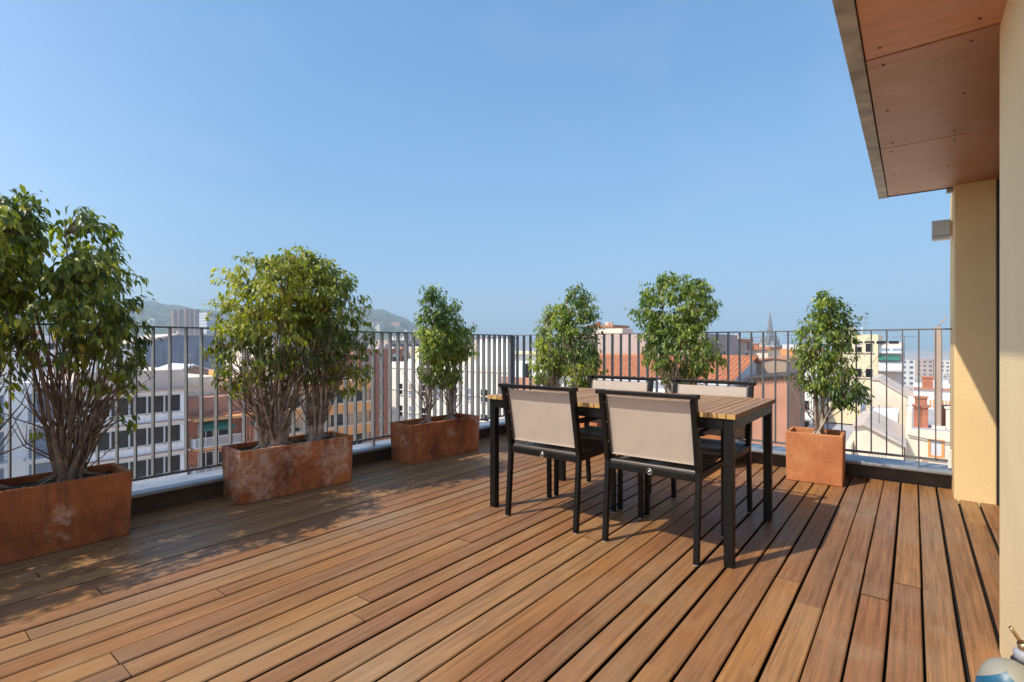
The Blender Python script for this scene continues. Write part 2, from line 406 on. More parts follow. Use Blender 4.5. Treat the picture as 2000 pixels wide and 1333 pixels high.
# soft ceiling on the bright horizon band on the side away from the sun
sp_ = nt.nodes.new('ShaderNodeSeparateColor'); cb = nt.nodes.new('ShaderNodeCombineColor')
nt.links.new(sk.outputs[0], sp_.inputs[0])
for ch_, g, h, tint in ((0, 0.80, 1.80, .86), (1, 1.045, 2.85, 1.01), (2, 1.19, 3.95, 1.12)):
    c = wm('MULTIPLY', sp_.outputs[ch_], tint)
    q = wm('DIVIDE', c, h)
    nt.links.new(wm('MULTIPLY', wm('DIVIDE', c, wm('SQRT', wm('ADD', wm('MULTIPLY', q, q), 1.0))), g), cb.inputs[ch_])
tcw = nt.nodes.new('ShaderNodeTexCoord'); dt = nt.nodes.new('ShaderNodeVectorMath'); dt.operation = 'DOT_PRODUCT'
nt.links.new(tcw.outputs['Generated'], dt.inputs[0]); dt.inputs[1].default_value = Vector((SUN.x, SUN.y, 0)).normalized()
mr = nt.nodes.new('ShaderNodeMapRange'); mr.interpolation_type = 'SMOOTHSTEP'; mr.inputs['From Min'].default_value = -0.05; mr.inputs['From Max'].default_value = 0.6
nt.links.new(dt.outputs['Value'], mr.inputs['Value'])
nz = nt.nodes.new('ShaderNodeTexNoise'); nz.inputs['Scale'].default_value = 2.2; nz.inputs['Detail'].default_value = 5; nz.inputs['Distortion'].default_value = .8
mpw = nt.nodes.new('ShaderNodeMapping'); mpw.inputs['Scale'].default_value = (1, 1, 2.4); nt.links.new(tcw.outputs['Generated'], mpw.inputs['Vector']); nt.links.new(mpw.outputs[0], nz.inputs['Vector'])
mrn = nt.nodes.new('ShaderNodeMapRange'); mrn.inputs['From Min'].default_value = 0.50; mrn.inputs['From Max'].default_value = 0.80; mrn.inputs['To Max'].default_value = 0.16
nt.links.new(nz.outputs['Fac'], mrn.inputs['Value'])
thin = nt.nodes.new('ShaderNodeMix'); thin.data_type = 'RGBA'; thin.inputs[7].default_value = (2.6, 3.2, 4.1, 1)
nt.links.new(mrn.outputs[0], thin.inputs[0]); nt.links.new(cb.outputs[0], thin.inputs[6])
tn = nt.nodes.new('ShaderNodeMix'); tn.data_type = 'RGBA'
nt.links.new(mr.outputs[0], tn.inputs[0]); nt.links.new(thin.outputs[2], tn.inputs[6]); nt.links.new(sk.outputs[0], tn.inputs[7])
nt.links.new(tn.outputs[2], bg.inputs['Color']); bg.inputs['Strength'].default_value = 0.15
vs = scene.view_settings
vs.view_transform = 'Standard'; vs.look = 'None'; vs.exposure = 0.68; vs.gamma = 1.0; vs.use_curve_mapping = False
scene.display_settings.display_device = 'sRGB'
HAZE = 0.00048
if HAZE:
    hb = MB(); hb.box(-2700, 1500, -300, 2700, -23, 240)
    hm = bpy.data.materials.new('haze_air'); hm.use_nodes = True; hn = hm.node_tree
    hn.nodes.remove(hn.nodes['Principled BSDF'])
    pv = hn.nodes.new('ShaderNodeVolumePrincipled'); pv.inputs['Color'].default_value = (0.72,0.87,1.0,1); pv.inputs['Density'].default_value = HAZE
    pv.inputs['Anisotropy'].default_value = 0.0
    hn.links.new(pv.outputs[0], hn.nodes['Material Output'].inputs['Volume'])
    tag(hb.build('haze', hm), kind='stuff', label='pale blue air haze lying over the far city')
scene.cycles.max_bounces = 8; scene.cycles.diffuse_bounces = 4; scene.cycles.transparent_max_bounces = 12; scene.cycles.volume_bounces = 0
scene.cycles.use_denoising = True
scene.cycles.sample_clamp_indirect = 6.0

# ------------------------------------------------------------------ deck
PITCH = 0.1072; LEFT = -3.93; BACK = 5.055
def deck():
    mb = MB(); rr = random.Random(11)
    fixed = {}
    def near(x): return round((x - 0.033) / PITCH - 0.5)
    for x, y in ((-3.284,0.511),(-2.646,0.38),(-2.216,0.538),(-2.094,0.543),(0.087,2.886),(-0.129,2.676),(-1.957,2.056),(-1.715,1.217),(-2.212,2.6),(-2.35,0.968),(-0.471,2.632),(-2.513,1.767),(0.02,2.9)):
        fixed.setdefault(near(x), []).append(y)
    k = -37
    while True:
        x0 = 0.033 + k*PITCH; x1 = x0 + PITCH
        if x0 > 0.62: break
        xa, xb = max(x0 + 0.0050 + rr.uniform(-0.0025, 0.0025), LEFT+0.002), x1 - 0.0050 + rr.uniform(-0.0025, 0.0025)
        if xb > LEFT + 0.03:
            js = list(fixed.get(k, []))
            if not js: js = [rr.uniform(-1.0, 4.6)]
            if rr.random() < 0.5 and min(abs(j - 4.2) for j in js) > 1.6: js.append(rr.uniform(3.6, 4.7))
            ys = [-2.2] + sorted(js) + [BACK - 0.004 + rr.uniform(-0.006, 0.0)]
            for a, b in zip(ys[:-1], ys[1:]):
                if b - a < 0.1: continue
                dz = rr.uniform(-0.0012, 0.0012); t = rr.uniform(0.02, 1.0); sk_ = rr.uniform(-0.0015, 0.0015)
                c = 0.004
                ya, yb = a + 0.0016, b - 0.0016
                for_end = [(xa,-0.024),(xb,-0.024),(xb,-c),(xb-c,0.0),(xa+c,0.0),(xa,-c)]
                n = len(for_end)
                vs_ = [(u,ya,v+dz) for u,v in for_end] + [(u+sk_,yb,v+dz) for u,v in for_end]
                fs_ = [tuple(range(n)), tuple(range(n,2*n))[::-1]] + [((i+1)%n,i,n+i,n+(i+1)%n) for i in range(n)]
                # sawn sides (2 and 5) and ends carry old dirt and painted-in gap shade; top and eased edges are oiled wood
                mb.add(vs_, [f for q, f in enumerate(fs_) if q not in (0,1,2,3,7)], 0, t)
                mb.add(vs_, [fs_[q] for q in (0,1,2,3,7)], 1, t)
        k += 1
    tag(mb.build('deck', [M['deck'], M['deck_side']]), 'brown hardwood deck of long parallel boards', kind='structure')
    b = MB(); b.box(LEFT, 0.62, -2.2, BACK, -0.12, -0.03)
    tag(b.build('deck_base', M['gap']), 'dark base showing in the gaps of the deck', kind='structure')
deck()

# ------------------------------------------------------------------ parapets and railings
RX, RY = -3.935, 5.01       # centre planes of the two railings
def parapet_left():
    t = empty('parapet', (LEFT, 1.5, 0), 'low parapet with grey coping running behind the three weathered planters', 'parapet', 'parapets round the deck')
    t_ = Vector(t.location)
    b = MB(); b.box(-0.14, -0.0, -4.0, BACK-1.5+0.05, -0.6, 0.118); b.build('kerb', M['kerb'], t)
    c = MB()
    for y0, y1 in ((-4.0,-1.2),(-1.196,0.9),(0.904,3.55)): c.box(-0.18, 0.10, y0, y1, 0.120, 0.143)
    c.build('coping', M['coping'], t, bevel=0.004)
def parapet_right():
    t = empty('parapet', (-1.8, BACK, 0), 'low parapet with grey coping running from the deck corner to the ochre pillar', 'parapet', 'parapets round the deck')
    b = MB(); b.box(LEFT+1.8-0.14, 0.235+1.8, 0.0, 0.14, -0.6, 0.118); b.build('kerb', M['kerb'], t)
    c = MB()
    for x0, x1 in ((LEFT+1.8-0.18, 0.4), (0.404, 0.235+1.8)): c.box(x0, x1, -0.122, 0.18, 0.1205, 0.1435)
    c.build('coping', M['coping'], t, bevel=0.004)
parapet_left(); parapet_right()

def railing(along, name_label):
    """along 'y': left railing; along 'x': right railing"""
    if along == 'y':
        t = empty('railing', (RX, 2.926, 0.143), name_label, 'railing', 'railings of flat grey bars')
        pos = [2.926 + 0.0968*k for k in range(-36, 22)]; a0, a1 = -0.55, RY
    else:
        t = empty('railing', (-1.06, RY, 0.1435), name_label, 'railing', 'railings of flat grey bars')
        pos = [-1.06 + 0.0996*k for k in range(-28, 13)]; a0, a1 = RX+0.03, 0.228
    o = Vector(t.location)
    def B(u0,u1,v0,v1,z0,z1):
        m = MB()
        if along == 'y': m.box(v0, v1, u0-o.y, u1-o.y, z0-o.z, z1-o.z)
        else: m.box(u0-o.x, u1-o.x, v0, v1, z0-o.z, z1-o.z)
        return m
    B(a0, a1, -0.026, 0.026, 1.193, 1.2035).build('top_rail', M['rail_dark'], t, bevel=0.001)
    B(a0, a1, -0.012, 0.012, 0.205, 0.222).build('bottom_rail', M['rail_dark'], t, bevel=0.001)
    proto = None
    for k, p in enumerate(pos):
        if p < a0+0.02 or p > a1 - 0.03: continue
        post = (k - (36 if along == 'y' else 28)) % 11 == 0
        h = 0.004
        if post:
            B(p-0.005, p+0.005, -0.0265, 0.0265, 0.146, 1.1928).build('post', M['steel'], t, bevel=0.001)
        elif proto is None:
            proto = B(p-h, p+h, -0.025, 0.025, 0.2225, 1.1925).build('baluster', M['steel'], t, bevel=0.001); p0 = p
        else:
            c = proto.copy(); COL.objects.link(c); c.parent = t
            if along == 'y': c.location.y += p - p0
            else: c.location.x += p - p0
    return t
railing('y', 'grey railing of flat bars standing behind the three weathered planters')
rr_ = railing('x', 'grey railing of flat bars running behind the dining table to the ochre pillar')
cp = MB(); cp.box(-0.02,0.02,-0.02,0.02,0.0,1.05)
c_ = cp.build('corner_post', M['steel'], rr_, bevel=0.002); c_.location = (RX+0.012+1.06, 0.003, 0.003)
br = MB(); br.box(0.205,0.2285,4.995,5.02,0.16,0.30)
b_ = br.build('end_bracket', M['white'], rr_, bevel=0.006); b_.location = (1.06, -RY, -0.1435)

# ------------------------------------------------------------------ the house the terrace belongs to
ho = empty('apartment_house', (0.5, 3.0, 0), 'ochre rendered house wall with plywood eave at the edge of the deck', 'house')
H0 = Vector(ho.location)
def hpart(mb, name, mat, bevel=0.0, parent=None, label=None):
    o = mb.build(name, mat, parent or ho, bevel, label)
    if parent is None: o.location = -H0
    return o
m = MB(); m.box(0.241, 0.9, -2.2, 2.49, -0.2, 2.225); hpart(m, 'wall', M['stucco_c'], 0.006)
m = MB(); m.box(0.228, 0.445, 4.73, 5.24, -0.2, 2.225); hpart(m, 'pillar', M['stucco_o'], 0.006, label='ochre pillar where the railing ends')
m = MB(); m.box(0.445, 0.9, 4.80, 5.24, -0.2, 2.225); m.box(0.86, 0.9, 2.49, 4.80, -0.2, 2.225); hpart(m, 'recess_wall', M['stucco_o'])
m = MB()
m.box(0.4455, 0.475, 4.71, 4.795, -0.02, 2.19); m.box(0.476, 0.53, 4.705, 4.795, -0.02, 2.19)
m.box(0.53, 0.60, 2.50, 4.70, -0.02, 0.05); m.box(0.53, 0.60, 2.50, 4.70, 2.13, 2.19)
df = hpart(m, 'door_frame', M['black'], 0.002)
m = MB(); m.box(0.55, 0.565, 2.50, 4.70, 0.05, 2.13); g_ = m.build('pane', M['glass'], df); 
ev = MB(); ev.box(-0.200, 0.9, -2.2, 4.795, 2.232, 2.42)
eave = hpart(ev, 'eave', M['fascia'])
m = MB(); m.box(-0.206, -0.150, -2.2, 4.80, 2.193, 2.232); m.box(-0.206, -0.2005, -2.2, 4.80, 2.2325, 2.45); m.build('fascia', M['fascia'], eave, 0.002)
m = MB()
for i, (y0, y1, t) in enumerate(((-2.2,0.1,0.3),(0.104,1.265,0.6),(1.275,2.443,0.2),(2.455,3.604,0.5),(3.611,4.786,0.8))):
    p = MB(); p.box(-0.146, 0.86, y0, y1, 2.2, 2.2315, att=t); pn = p.build('soffit_panel', M['ply'], eave, 0.0015)
    s = MB()
    for x in (-0.094, 0.175):
        for y in (y0+0.07, (y0+y1)/2, y1-0.075):
            s.lathe((x + random.uniform(-.006,.006), y, 2.1975), [(0.0055,0.0),(0.0055,0.002),(0.002,0.003)], 8)
    s.build('screw', M['screw'], pn)
m = MB(); m.box(-0.15, 0.24, 4.7865, 4.797, 2.196, 2.2315); m.build('edge_trim', M['black'], eave)
m = MB(); m.box(0.19, 0.2275, 4.81, 4.86, 2.175, 2.20); m.build('eave_bracket', M['fascia'], eave, 0.002)
m = MB(); m.box(LEFT-0.14, 6.0, -9.0, BACK+0.14, -22.0, -0.61); m.box(0.62,6.0,-9.0,BACK+0.14,-0.6,-0.21); hpart(m, 'storeys_below', M['w_cream'])

lamp = empty('wall_lamp', (0.17, 4.93, 1.86), 'square grey outdoor lamp fixed high on the side of the ochre pillar', 'lamp')
m = MB(); m.box(-0.06, 0.045, -0.045, 0.045, 0.0, 0.135); m.build('lamp_body', M['lampbody'], lamp, 0.003)
m = MB(); m.box(0.0452, 0.0572, -0.03, 0.03, 0.025, 0.125); m.build('mounting_plate', M['stucco_o'], lamp)
m = MB(); m.box(-0.06, 0.045, -0.0465, -0.0452, 0.018, 0.022); m.build('seam', M['black'], lamp)
m = MB(); m.box(-0.05, 0.035, -0.035, 0.035, -0.004, -0.0005); m.build('lens', M['white'], lamp)

# ------------------------------------------------------------------ table
def table():
    cx, cy = -1.451, 3.03
    t = empty('dining_table', (cx, cy, 0), 'slatted teak dining table with black metal legs, four chairs pushed in', 'table')
    hx, hy = 0.784, 0.455; top = 0.745
    mb = MB(); rr = random.Random(5); n = 37; p = 2*hx/n
    for i in range(n):
        a = -hx + i*p + 0.0021; b = -hx + (i+1)*p - 0.0021
        if i == 0: a = -hx
        if i == n-1: b = hx
        mb.box(a, b, -hy, hy, top-0.024+rr.uniform(0,.0004), top+rr.uniform(-.0006,.0006), att=rr.uniform(0.03, 1))
    mb.build('tabletop', M['teak'], t, 0.0015)
    a = MB(); z0, z1 = top-0.080, top-0.0265; ix, iy = hx-0.014, hy-0.014
    a.box(-ix+.045, ix-.045, -iy, -iy+.022, z0, z1); a.box(-ix+.045, ix-.045, iy-.022, iy, z0, z1)
    a.box(-ix, -ix+.022, -iy+.045, iy-.045, z0, z1); a.box(ix-.022, ix, -iy+.045, iy-.045, z0, z1)
    a.build('apron', M['frame'], t, 0.002)
    a = MB(); a.box(-0.02, 0.02, -iy+.023, iy-.023, top-0.055, top-0.0265); a.build('cross_bar', M['frame'], t)
    for sx in (-1, 1):
        for sy in (-1, 1):
            l = MB(); l.box(min(sx*ix, sx*(ix-.044)), max(sx*ix, sx*(ix-.044)), min(sy*iy, sy*(iy-.044)), max(sy*iy, sy*(iy-.044)), 0.004, top-0.0262)
            lo = l.build('leg', M['frame'], t, 0.002)
            f = MB(); f.box(min(sx*(ix-.003), sx*(ix-.041)), max(sx*(ix-.003), sx*(ix-.041)), min(sy*(iy-.003), sy*(iy-.041)), max(sy*(iy-.003), sy*(iy-.041)), 0.0, 0.004)
            f.build('foot_pad', M['black'], lo)
table()

# ------------------------------------------------------------------ chairs (local: back at y=0, facing +y)
def make_chair():
    t = empty('dining_chair', (0,0,0), 'x', 'chair', 'sling back chairs at the table')
    W = 0.262; s = 0.026
    def yb(z): # centre line of the rear leg and back post
        return 0.036*(z/0.45) if z < 0.45 else 0.036 - 0.075*((z-0.45)/0.385)
    for sx in (-1, 1):
        x = sx*(W - s/2)
        l = MB(); l.bar((x, yb(0.004), 0.004), (x, yb(0.45), 0.45), s, 0.032); l.bar((x, yb(0.45), 0.45), (x, yb(0.815), 0.815), s, 0.042)
        lo = l.build('rear_leg', M['frame'], t, 0.002)
        f = MB(); f.bar((x, 0.0005, 0.0), (x, 0.0005, 0.004), s-.004, 0.028); f.build('foot_pad', M['greycap'], lo)
        for z in (0.55, 0.66, 0.77):
            b = MB(); xi = sx*(W - s); b.tube([(xi, yb(z)-.006, z), (xi - sx*0.004, yb(z)-.006, z)], 0.0045, 8); b.build('bolt', M['chrome'], lo)
        l = MB(); l.bar((x, 0.468, 0.004), (x, 0.462, 0.6285), s, 0.028)
        lo = l.build('front_leg', M['frame'], t, 0.002)
        f = MB(); f.bar((x, 0.468, 0.0), (x, 0.468, 0.004), s-.004, 0.024); f.build('foot_pad', M['greycap'], lo)
        a = MB(); a.box(sx*(W-.004)-.019, sx*(W-.004)+.019, yb(0.64)+0.0225, 0.478, 0.629, 0.653); a.build('armrest', M['frame'], t, 0.003)
        r = MB(); r.box(x-s/2+.002, x+s/2-.002, yb(.44)+.017, 0.447, 0.405, 0.440); r.build('side_rail', M['frame'], t, 0.002)
    # seat slats run across, with a gently dished profile
    def zs(y): return 0.452 - 0.016*math.sin(max(0, min(1, (y-.05)/.30))*math.pi) + (0.006 if y > .40 else 0)
    sm = MB(); y = 0.030; n = 8; wsl = 0.047
    for i in range(n):
        ya, yb_ = y + i*(wsl+.0095), y + i*(wsl+.0095) + wsl
        za, zb = zs(ya), zs(yb_); c = .004
        poly = [(ya, za-.016), (yb_, zb-.016), (yb_, zb-c), (yb_-c, zb), (ya+c, za), (ya, za-c)]
        sm.prism(poly, 'x', -W+s+.002, W-s-.002)
    sm.build('seat', M['frame_seat'], t, 0.001)
    r = MB(); r.box(-W+s+.0005, W-s-.0005, yb(.43)-.014, yb(.43)+.010, 0.398, 0.434); rb = r.build('rear_rail', M['frame'], t, 0.003)
    b = MB(); yy = yb(.43)-.0165; k = 20
    ring = [(0.0145*math.cos(2*math.pi*i/k), yy, 0.416+0.0145*math.sin(2*math.pi*i/k)) for i in range(k+1)]
    b.tube(ring, 0.0018, 6, cap=False)
    for q in (1, -1): b.tube([(-0.008, yy, 0.416-0.008*q), (0.008, yy, 0.416+0.008*q)], 0.0018, 6)
    b.lathe((0, yy-.002, 0.4135), [(0.004,0.0),(0.005,0.0025),(0.004,0.005)], 10)
    b.build('badge', M['chrome'], rb)
    # sling: slightly curved sheet wrapped on two side bars
    sl_ = MB(); nx, nz = 12, 10; vs_ = []; x0 = W - s - .012
    for j in range(nz+1):
        z = 0.480 + (0.802-0.480)*j/nz
        for i in range(nx+1):
            u = -1 + 2*i/nx
            vs_.append((u*x0, yb(z)+.010+0.002*(1-u*u), z))
    nb = len(vs_)
    vs_ += [(x, y+.0018, z) for x, y, z in vs_]
    fs_ = []
    for j in range(nz):
        for i in range(nx):
            q = j*(nx+1)+i
            fs_.append((q, q+1, q+nx+2, q+nx+1)); fs_.append((nb+q, nb+q+nx+1, nb+q+nx+2, nb+q+1))
    sl_.add(vs_, fs_, 0, 0.0, True)
    so_ = sl_.build('backrest', M['sling'], t)
    h = MB()
    h.box(-x0, x0, yb(.48)+.004, yb(.48)+.0075, 0.4785, 0.488)
    h.build('hem', M['sling'], so_)
    e = MB()
    for sx in (-1, 1):
        e.bar((sx*(W-s-.0055), yb(.478)+.008, .478), (sx*(W-s-.0055), yb(.806)+.008, .806), 0.009, 0.012)
    e.build('sling_bar', M['frame_seat'], so_, 0.001)
    r = MB()
    yt = yb(.82)
    r.box(-W-.012, W+.012, yt-.034, yt-.012, 0.8155, 0.838)
    for sx in (-1, 1): r.box(min(sx*(W+.012), sx*(W-s-.001)), max(sx*(W+.012), sx*(W-s-.001)), yt-.0119, yt+.022, 0.8155, 0.838)
    r.build('top_rail', M['frame'], t, 0.003)
    return t
ch = make_chair()
spots = [(-1.770, 2.53, 0, 'sling back chair with its back to us, beside the table leg nearest the weathered planters'),
         (-1.085, 2.53, 0, 'sling back chair with its back to us, nearest of all to the ochre pillar'),
         (-1.757, 3.535, math.pi, 'sling back chair facing us across the table, in front of the paired bushy fig trees'),
         (-1.075, 3.535, math.pi, 'sling back chair facing us across the table, in front of the round dense fig tree')]
for i, (x, y, rz, lb) in enumerate(spots):
    o = ch if i == 0 else copy_tree(ch)
    o.location = (x, y, 0); o.rotation_euler = (0,0,rz); o['label'] = lb

# ------------------------------------------------------------------ planters
def planter(cx, cy, lx, ly, h, rz, mat, label, group, soil_z, moss=True):
    t = empty('planter', (cx, cy, 0), label, 'planter', group, rz)
    th = 0.028; m = MB(); hx, hy = lx/2, ly/2; k = 0.975
    o = [(-hx,-hy),(hx,-hy),(hx,hy),(-hx,hy)]; i_ = [(-hx+th,-hy+th),(hx-th,-hy+th),(hx-th,hy-th),(-hx+th,hy-th)]
    nx, ny, nz = 10, 5, 6
    vs_ = [(x*k,y*k,0) for x,y in o] + [(x,y,h) for x,y in o] + [(x,y,h) for x,y in i_] + [(x,y,0.05) for x,y in i_]
    fs_ = [(3,2,1,0)] + [(a,(a+1)%4,4+(a+1)%4,4+a) for a in range(4)] + [(4+a,4+(a+1)%4,8+(a+1)%4,8+a) for a in range(4)] + [(8+a,8+(a+1)%4,12+(a+1)%4,12+a) for a in range(4)] + [(12,13,14,15)]
    m.add(vs_, fs_)
    m.build('pot', mat, t, 0.007, seg=3)
    rr = random.Random(int(abs(cy*100))); s = MB(); nx, ny = 22, 10; vs_ = []; fs_ = []
    for j in range(ny+1):
        for i in range(nx+1):
            u, v = i/nx, j/ny
            vs_.append((-hx+th+.001+u*(lx-2*th-.002), -hy+th+.001+v*(ly-2*th-.002), soil_z + rr.uniform(-.006,.012) + .012*math.sin(u*7)*math.sin(v*5)))
    for j in range(ny):
        for i in range(nx):
            q = j*(nx+1)+i; fs_.append((q,q+1,q+nx+2,q+nx+1))
    s.add(vs_, fs_, 0, 0.0, True); s.build('soil', M['soil'], t)
    if moss:
        ms = MB()
        for q in range(2):
            cx_, cy_ = rr.uniform(-.7,.7)*(hx-.1), rr.uniform(-.4,.4)*(hy-.06); n = 12; vs_ = [(cx_,cy_,soil_z+.028)]
            vs_ += [(cx_+rr.uniform(.05,.10)*math.cos(a*2*math.pi/n), cy_+rr.uniform(.03,.06)*math.sin(a*2*math.pi/n), soil_z+.004) for a in range(n)]
            ms.add(vs_, [(0,1+a,1+(a+1)%n) for a in range(n)], 0, 0, True)
        ms.build('moss', M['moss'], t)
    return t
GP = 'weathered trough planters by the railing'
t1, t2, t3 = (mat_terracotta('terracotta_weathered_%s' % n, False, sd, th_, dk_) for n, sd, th_, dk_ in (('a', 2.3, .60, .72), ('b', 5.9, .50, 1.0), ('c', 8.4, .55, .95)))
planter(-3.672, 0.53, 0.34, 0.85, 0.362, R(0), t1, 'brown weathered trough planter cut off by the photo edge, holding the biggest fig trees', GP, 0.315)
planter(-3.685, 1.995, 0.33, 0.85, 0.362, R(-4), t2, 'weathered trough planter with broad white lime bloom, under the wide rounded fig trees', GP, 0.318)
planter(-3.670, 3.48, 0.32, 0.87, 0.356, R(-3.5), t3, 'weathered trough planter with a stained end, holding two slender fig trees', GP, 0.30)
planter(-0.615, 4.745, 0.39, 0.33, 0.387, R(2), M['pot_new'], 'fresh orange square planter standing alone before the railing near the ochre pillar', 'orange planters along the railing', 0.335, False)
planter(-2.93, 4.745, 0.84, 0.31, 0.362, R(0), M['pot_new'], 'orange trough planter behind the table, under the paired bushy fig trees', 'orange planters along the railing', 0.315, False)
planter(-1.70, 4.745, 0.84, 0.31, 0.362, R(0), M['pot_new'], 'orange trough planter behind the table, under the round dense fig tree', 'orange planters along the railing', 0.315, False)

# ------------------------------------------------------------------ fig trees
def leaf(mb, p, d, nrm, L, Wd, t, rr):
    d = d.normalized(); a = d.cross(nrm)
    if a.length < 0.05: a = d.cross(Vector((1,0,0.2)))
    a.normalize(); n = a.cross(d)
    dr = rr.uniform(0.05, 0.22)*L
    m0 = p; m1 = p + d*L*0.34 + n*0.03*L; m2 = p + d*L*0.70 - n*dr*0.35; m3 = p + d*L - n*dr
    f = n*Wd*0.16
    l1 = m1 + a*Wd*0.5 + f; l2 = m2 + a*Wd*0.36 + f*.7; r1 = m1 - a*Wd*0.5 + f; r2 = m2 - a*Wd*0.36 + f*.7
    mb.add([m0,m1,m2,m3,l1,l2,r1,r2], [(0,1,4),(1,2,5,4),(2,3,5),(0,6,1),(1,6,7,2),(2,7,3)], 0, t, True)

def fig_tree(label, base, stems, blobs, ntip, nleaf, L, seed, leafmat, group, r0=0.022, flare=0.0, fork=0.45, yellow=0.05, spread=0.05, bright=0.0, sprigs=(), lean=0.36, bare=60, bark='bark'):
    rr = random.Random(seed); ntip = int(ntip*1.45); nleaf *= 1.45
    base = Vector(base)
    t = empty('fig_tree', base, label, 'tree', group)
    blobs = [(Vector(b[:3]) - base, Vector(b[3:])) for b in blobs]
    vol = [b[1].x*b[1].y*b[1].z for b in blobs]; tot = sum(vol)
    cen = sum((b[0]*v for b, v in zip(blobs, vol)), Vector())/tot
    # stems
    tr = MB(); paths = []
    for i in range(stems):
        a = 2*math.pi*i/stems + rr.uniform(-.3,.3)
        b, rad = blobs[i % len(blobs)]
        p0 = Vector((spread*math.cos(a)*rr.uniform(.4,1), spread*math.sin(a)*rr.uniform(.4,1), -0.02))
        end = b + Vector((rad.x*rr.uniform(-.55,.55), rad.y*rr.uniform(-.55,.55), rad.z*rr.uniform(-.1,.55)))
        mid = p0.lerp(end, fork) ; mid.x = p0.x + (end.x-p0.x)*lean + rr.uniform(-.02,.02); mid.y = p0.y + (end.y-p0.y)*lean + rr.uniform(-.02,.02)
        pts = []
        for k in range(8):
            u = k/7
            q = p0.lerp(mid, u).lerp(mid.lerp(end, u), u)
            q += Vector((rr.uniform(-.008,.008), rr.uniform(-.008,.008), 0))
            pts.append(q)
        r = r0*rr.uniform(.75,1.2)
        rads = [max(.0035, r*(1-.82*k/7)) for k in range(8)]
        if flare: rads[0] = r*(1+flare); rads[1] = r*(1+flare*.35)
        tr.tube(pts, rads, 7); paths.append((pts, rads))
    if flare:
        for k in range(9):
            a = rr.uniform(0, 2*math.pi); q = Vector((math.cos(a)*.55, math.sin(a), 0)); ln = rr.uniform(.07,.13)
            tr.tube([q*spread*.6 + Vector((0,0,.05)), q*(spread+ln*.5)+Vector((0,0,.022)), q*(spread+ln)+Vector((rr.uniform(-.02,.02),rr.uniform(-.02,.02),.004))], [r0*.8, r0*.5, r0*.2], 6)
    tr.build('trunk', M[bark], t)
    # twigs and leaves
    tw = MB(); lf = MB()
    tips = []
    while len(tips) < ntip:
        x = rr.uniform(0, tot); i = 0
        while x > vol[i]: x -= vol[i]; i += 1
        b, rad = blobs[i]
        d = Vector((rr.gauss(0,1), rr.gauss(0,1), rr.gauss(0,1))).normalized()
        q = rr.uniform(0.25,1)**0.36*rr.uniform(.92,1.10)
        tips.append((b + Vector((d.x*rad.x*q, d.y*rad.y*q, d.z*rad.z*q)), 0))
    for s in sprigs: tips.append((Vector(s)-base, 1))
    for k in range(bare):      # thin leafless shoots low in the crown
        pts, rads = paths[rr.randrange(len(paths))]; j = rr.randrange(1, 5)
        q = pts[j]; d = Vector((q.x*1.2+rr.gauss(0,.09), q.y*1.2+rr.gauss(0,.10), rr.uniform(.14,.46)))
        a_ = q + d*.5 + Vector((rr.gauss(0,.02), rr.gauss(0,.02), -.02)); b_ = q + d
        tw.tube([q, a_, b_], [.0045, .003, .0013], 4)
        if rr.random() < .6: tw.tube([a_, a_+Vector((rr.gauss(0,.05), rr.gauss(0,.06), rr.uniform(.05,.16)))], [.0026,.0011], 4)
    clump = [(Vector((rr.uniform(-.5,.5), rr.uniform(-.7,.7), rr.uniform(.2,1.6))), rr.uniform(-.22,.22)) for _ in range(24)]
    for tip, spg in tips:
        best = None
        for pts, rads in paths:
            for k in range(2, 8):
                q = pts[k]; dz = tip.z - q.z
                c = (tip-q).length + (0.5*abs(dz-.15) if dz < .08 else 0.0)
                if best is None or c < best[0]: best = (c, q, rads[k])
        q, r = best[1], best[2]
        mid = q.lerp(tip, .5) + Vector((rr.uniform(-.03,.03), rr.uniform(-.03,.03), .03))
        if rr.random() < 0.62 or spg:
            tw.tube([q, mid, tip], [min(r*.8,.0045), .0028, .0012], 4)
        out = tip - cen; out.z *= .5
        if out.length > 1e-4: out.normalize()
        ct = 0.0
        dmin = 9
        for cpos, cv in clump:
            dd = (cpos - tip).length
            if dd < dmin: dmin = dd; ct = cv
        dirn = (tip-mid).normalized()
        for k in range(int(nleaf*rr.uniform(.6,1.35))):
            u = rr.random()
            p = mid.lerp(tip, .35+.75*u) + Vector((rr.gauss(0,.018), rr.gauss(0,.018), rr.gauss(0,.016)))
            h = rr.uniform(0, 2*math.pi)
            d = Vector((math.cos(h), math.sin(h), 0))*rr.uniform(.25,.8) + out*.45 + Vector((0,0,-rr.uniform(.5,1.5))) + dirn*.2
            nrm = Vector((rr.gauss(0,.55), rr.gauss(0,.55), .75)) + out*.7
            tv = 0.36 + bright + ct + rr.gauss(0,.17)
            if rr.random() < yellow: tv = rr.uniform(.86, 1.0)
            ll = L*rr.uniform(.6,1.25)
            lf.add([], []); leaf(lf, p, d, nrm, ll, ll*rr.uniform(.34,.48), min(1.0, max(0.02, tv)), rr)
    tw.build('twigs', M['twig'], t)
    lf.build('crown', leafmat, t)
    return t
GT = 'fig trees in planters'
X = -3.685
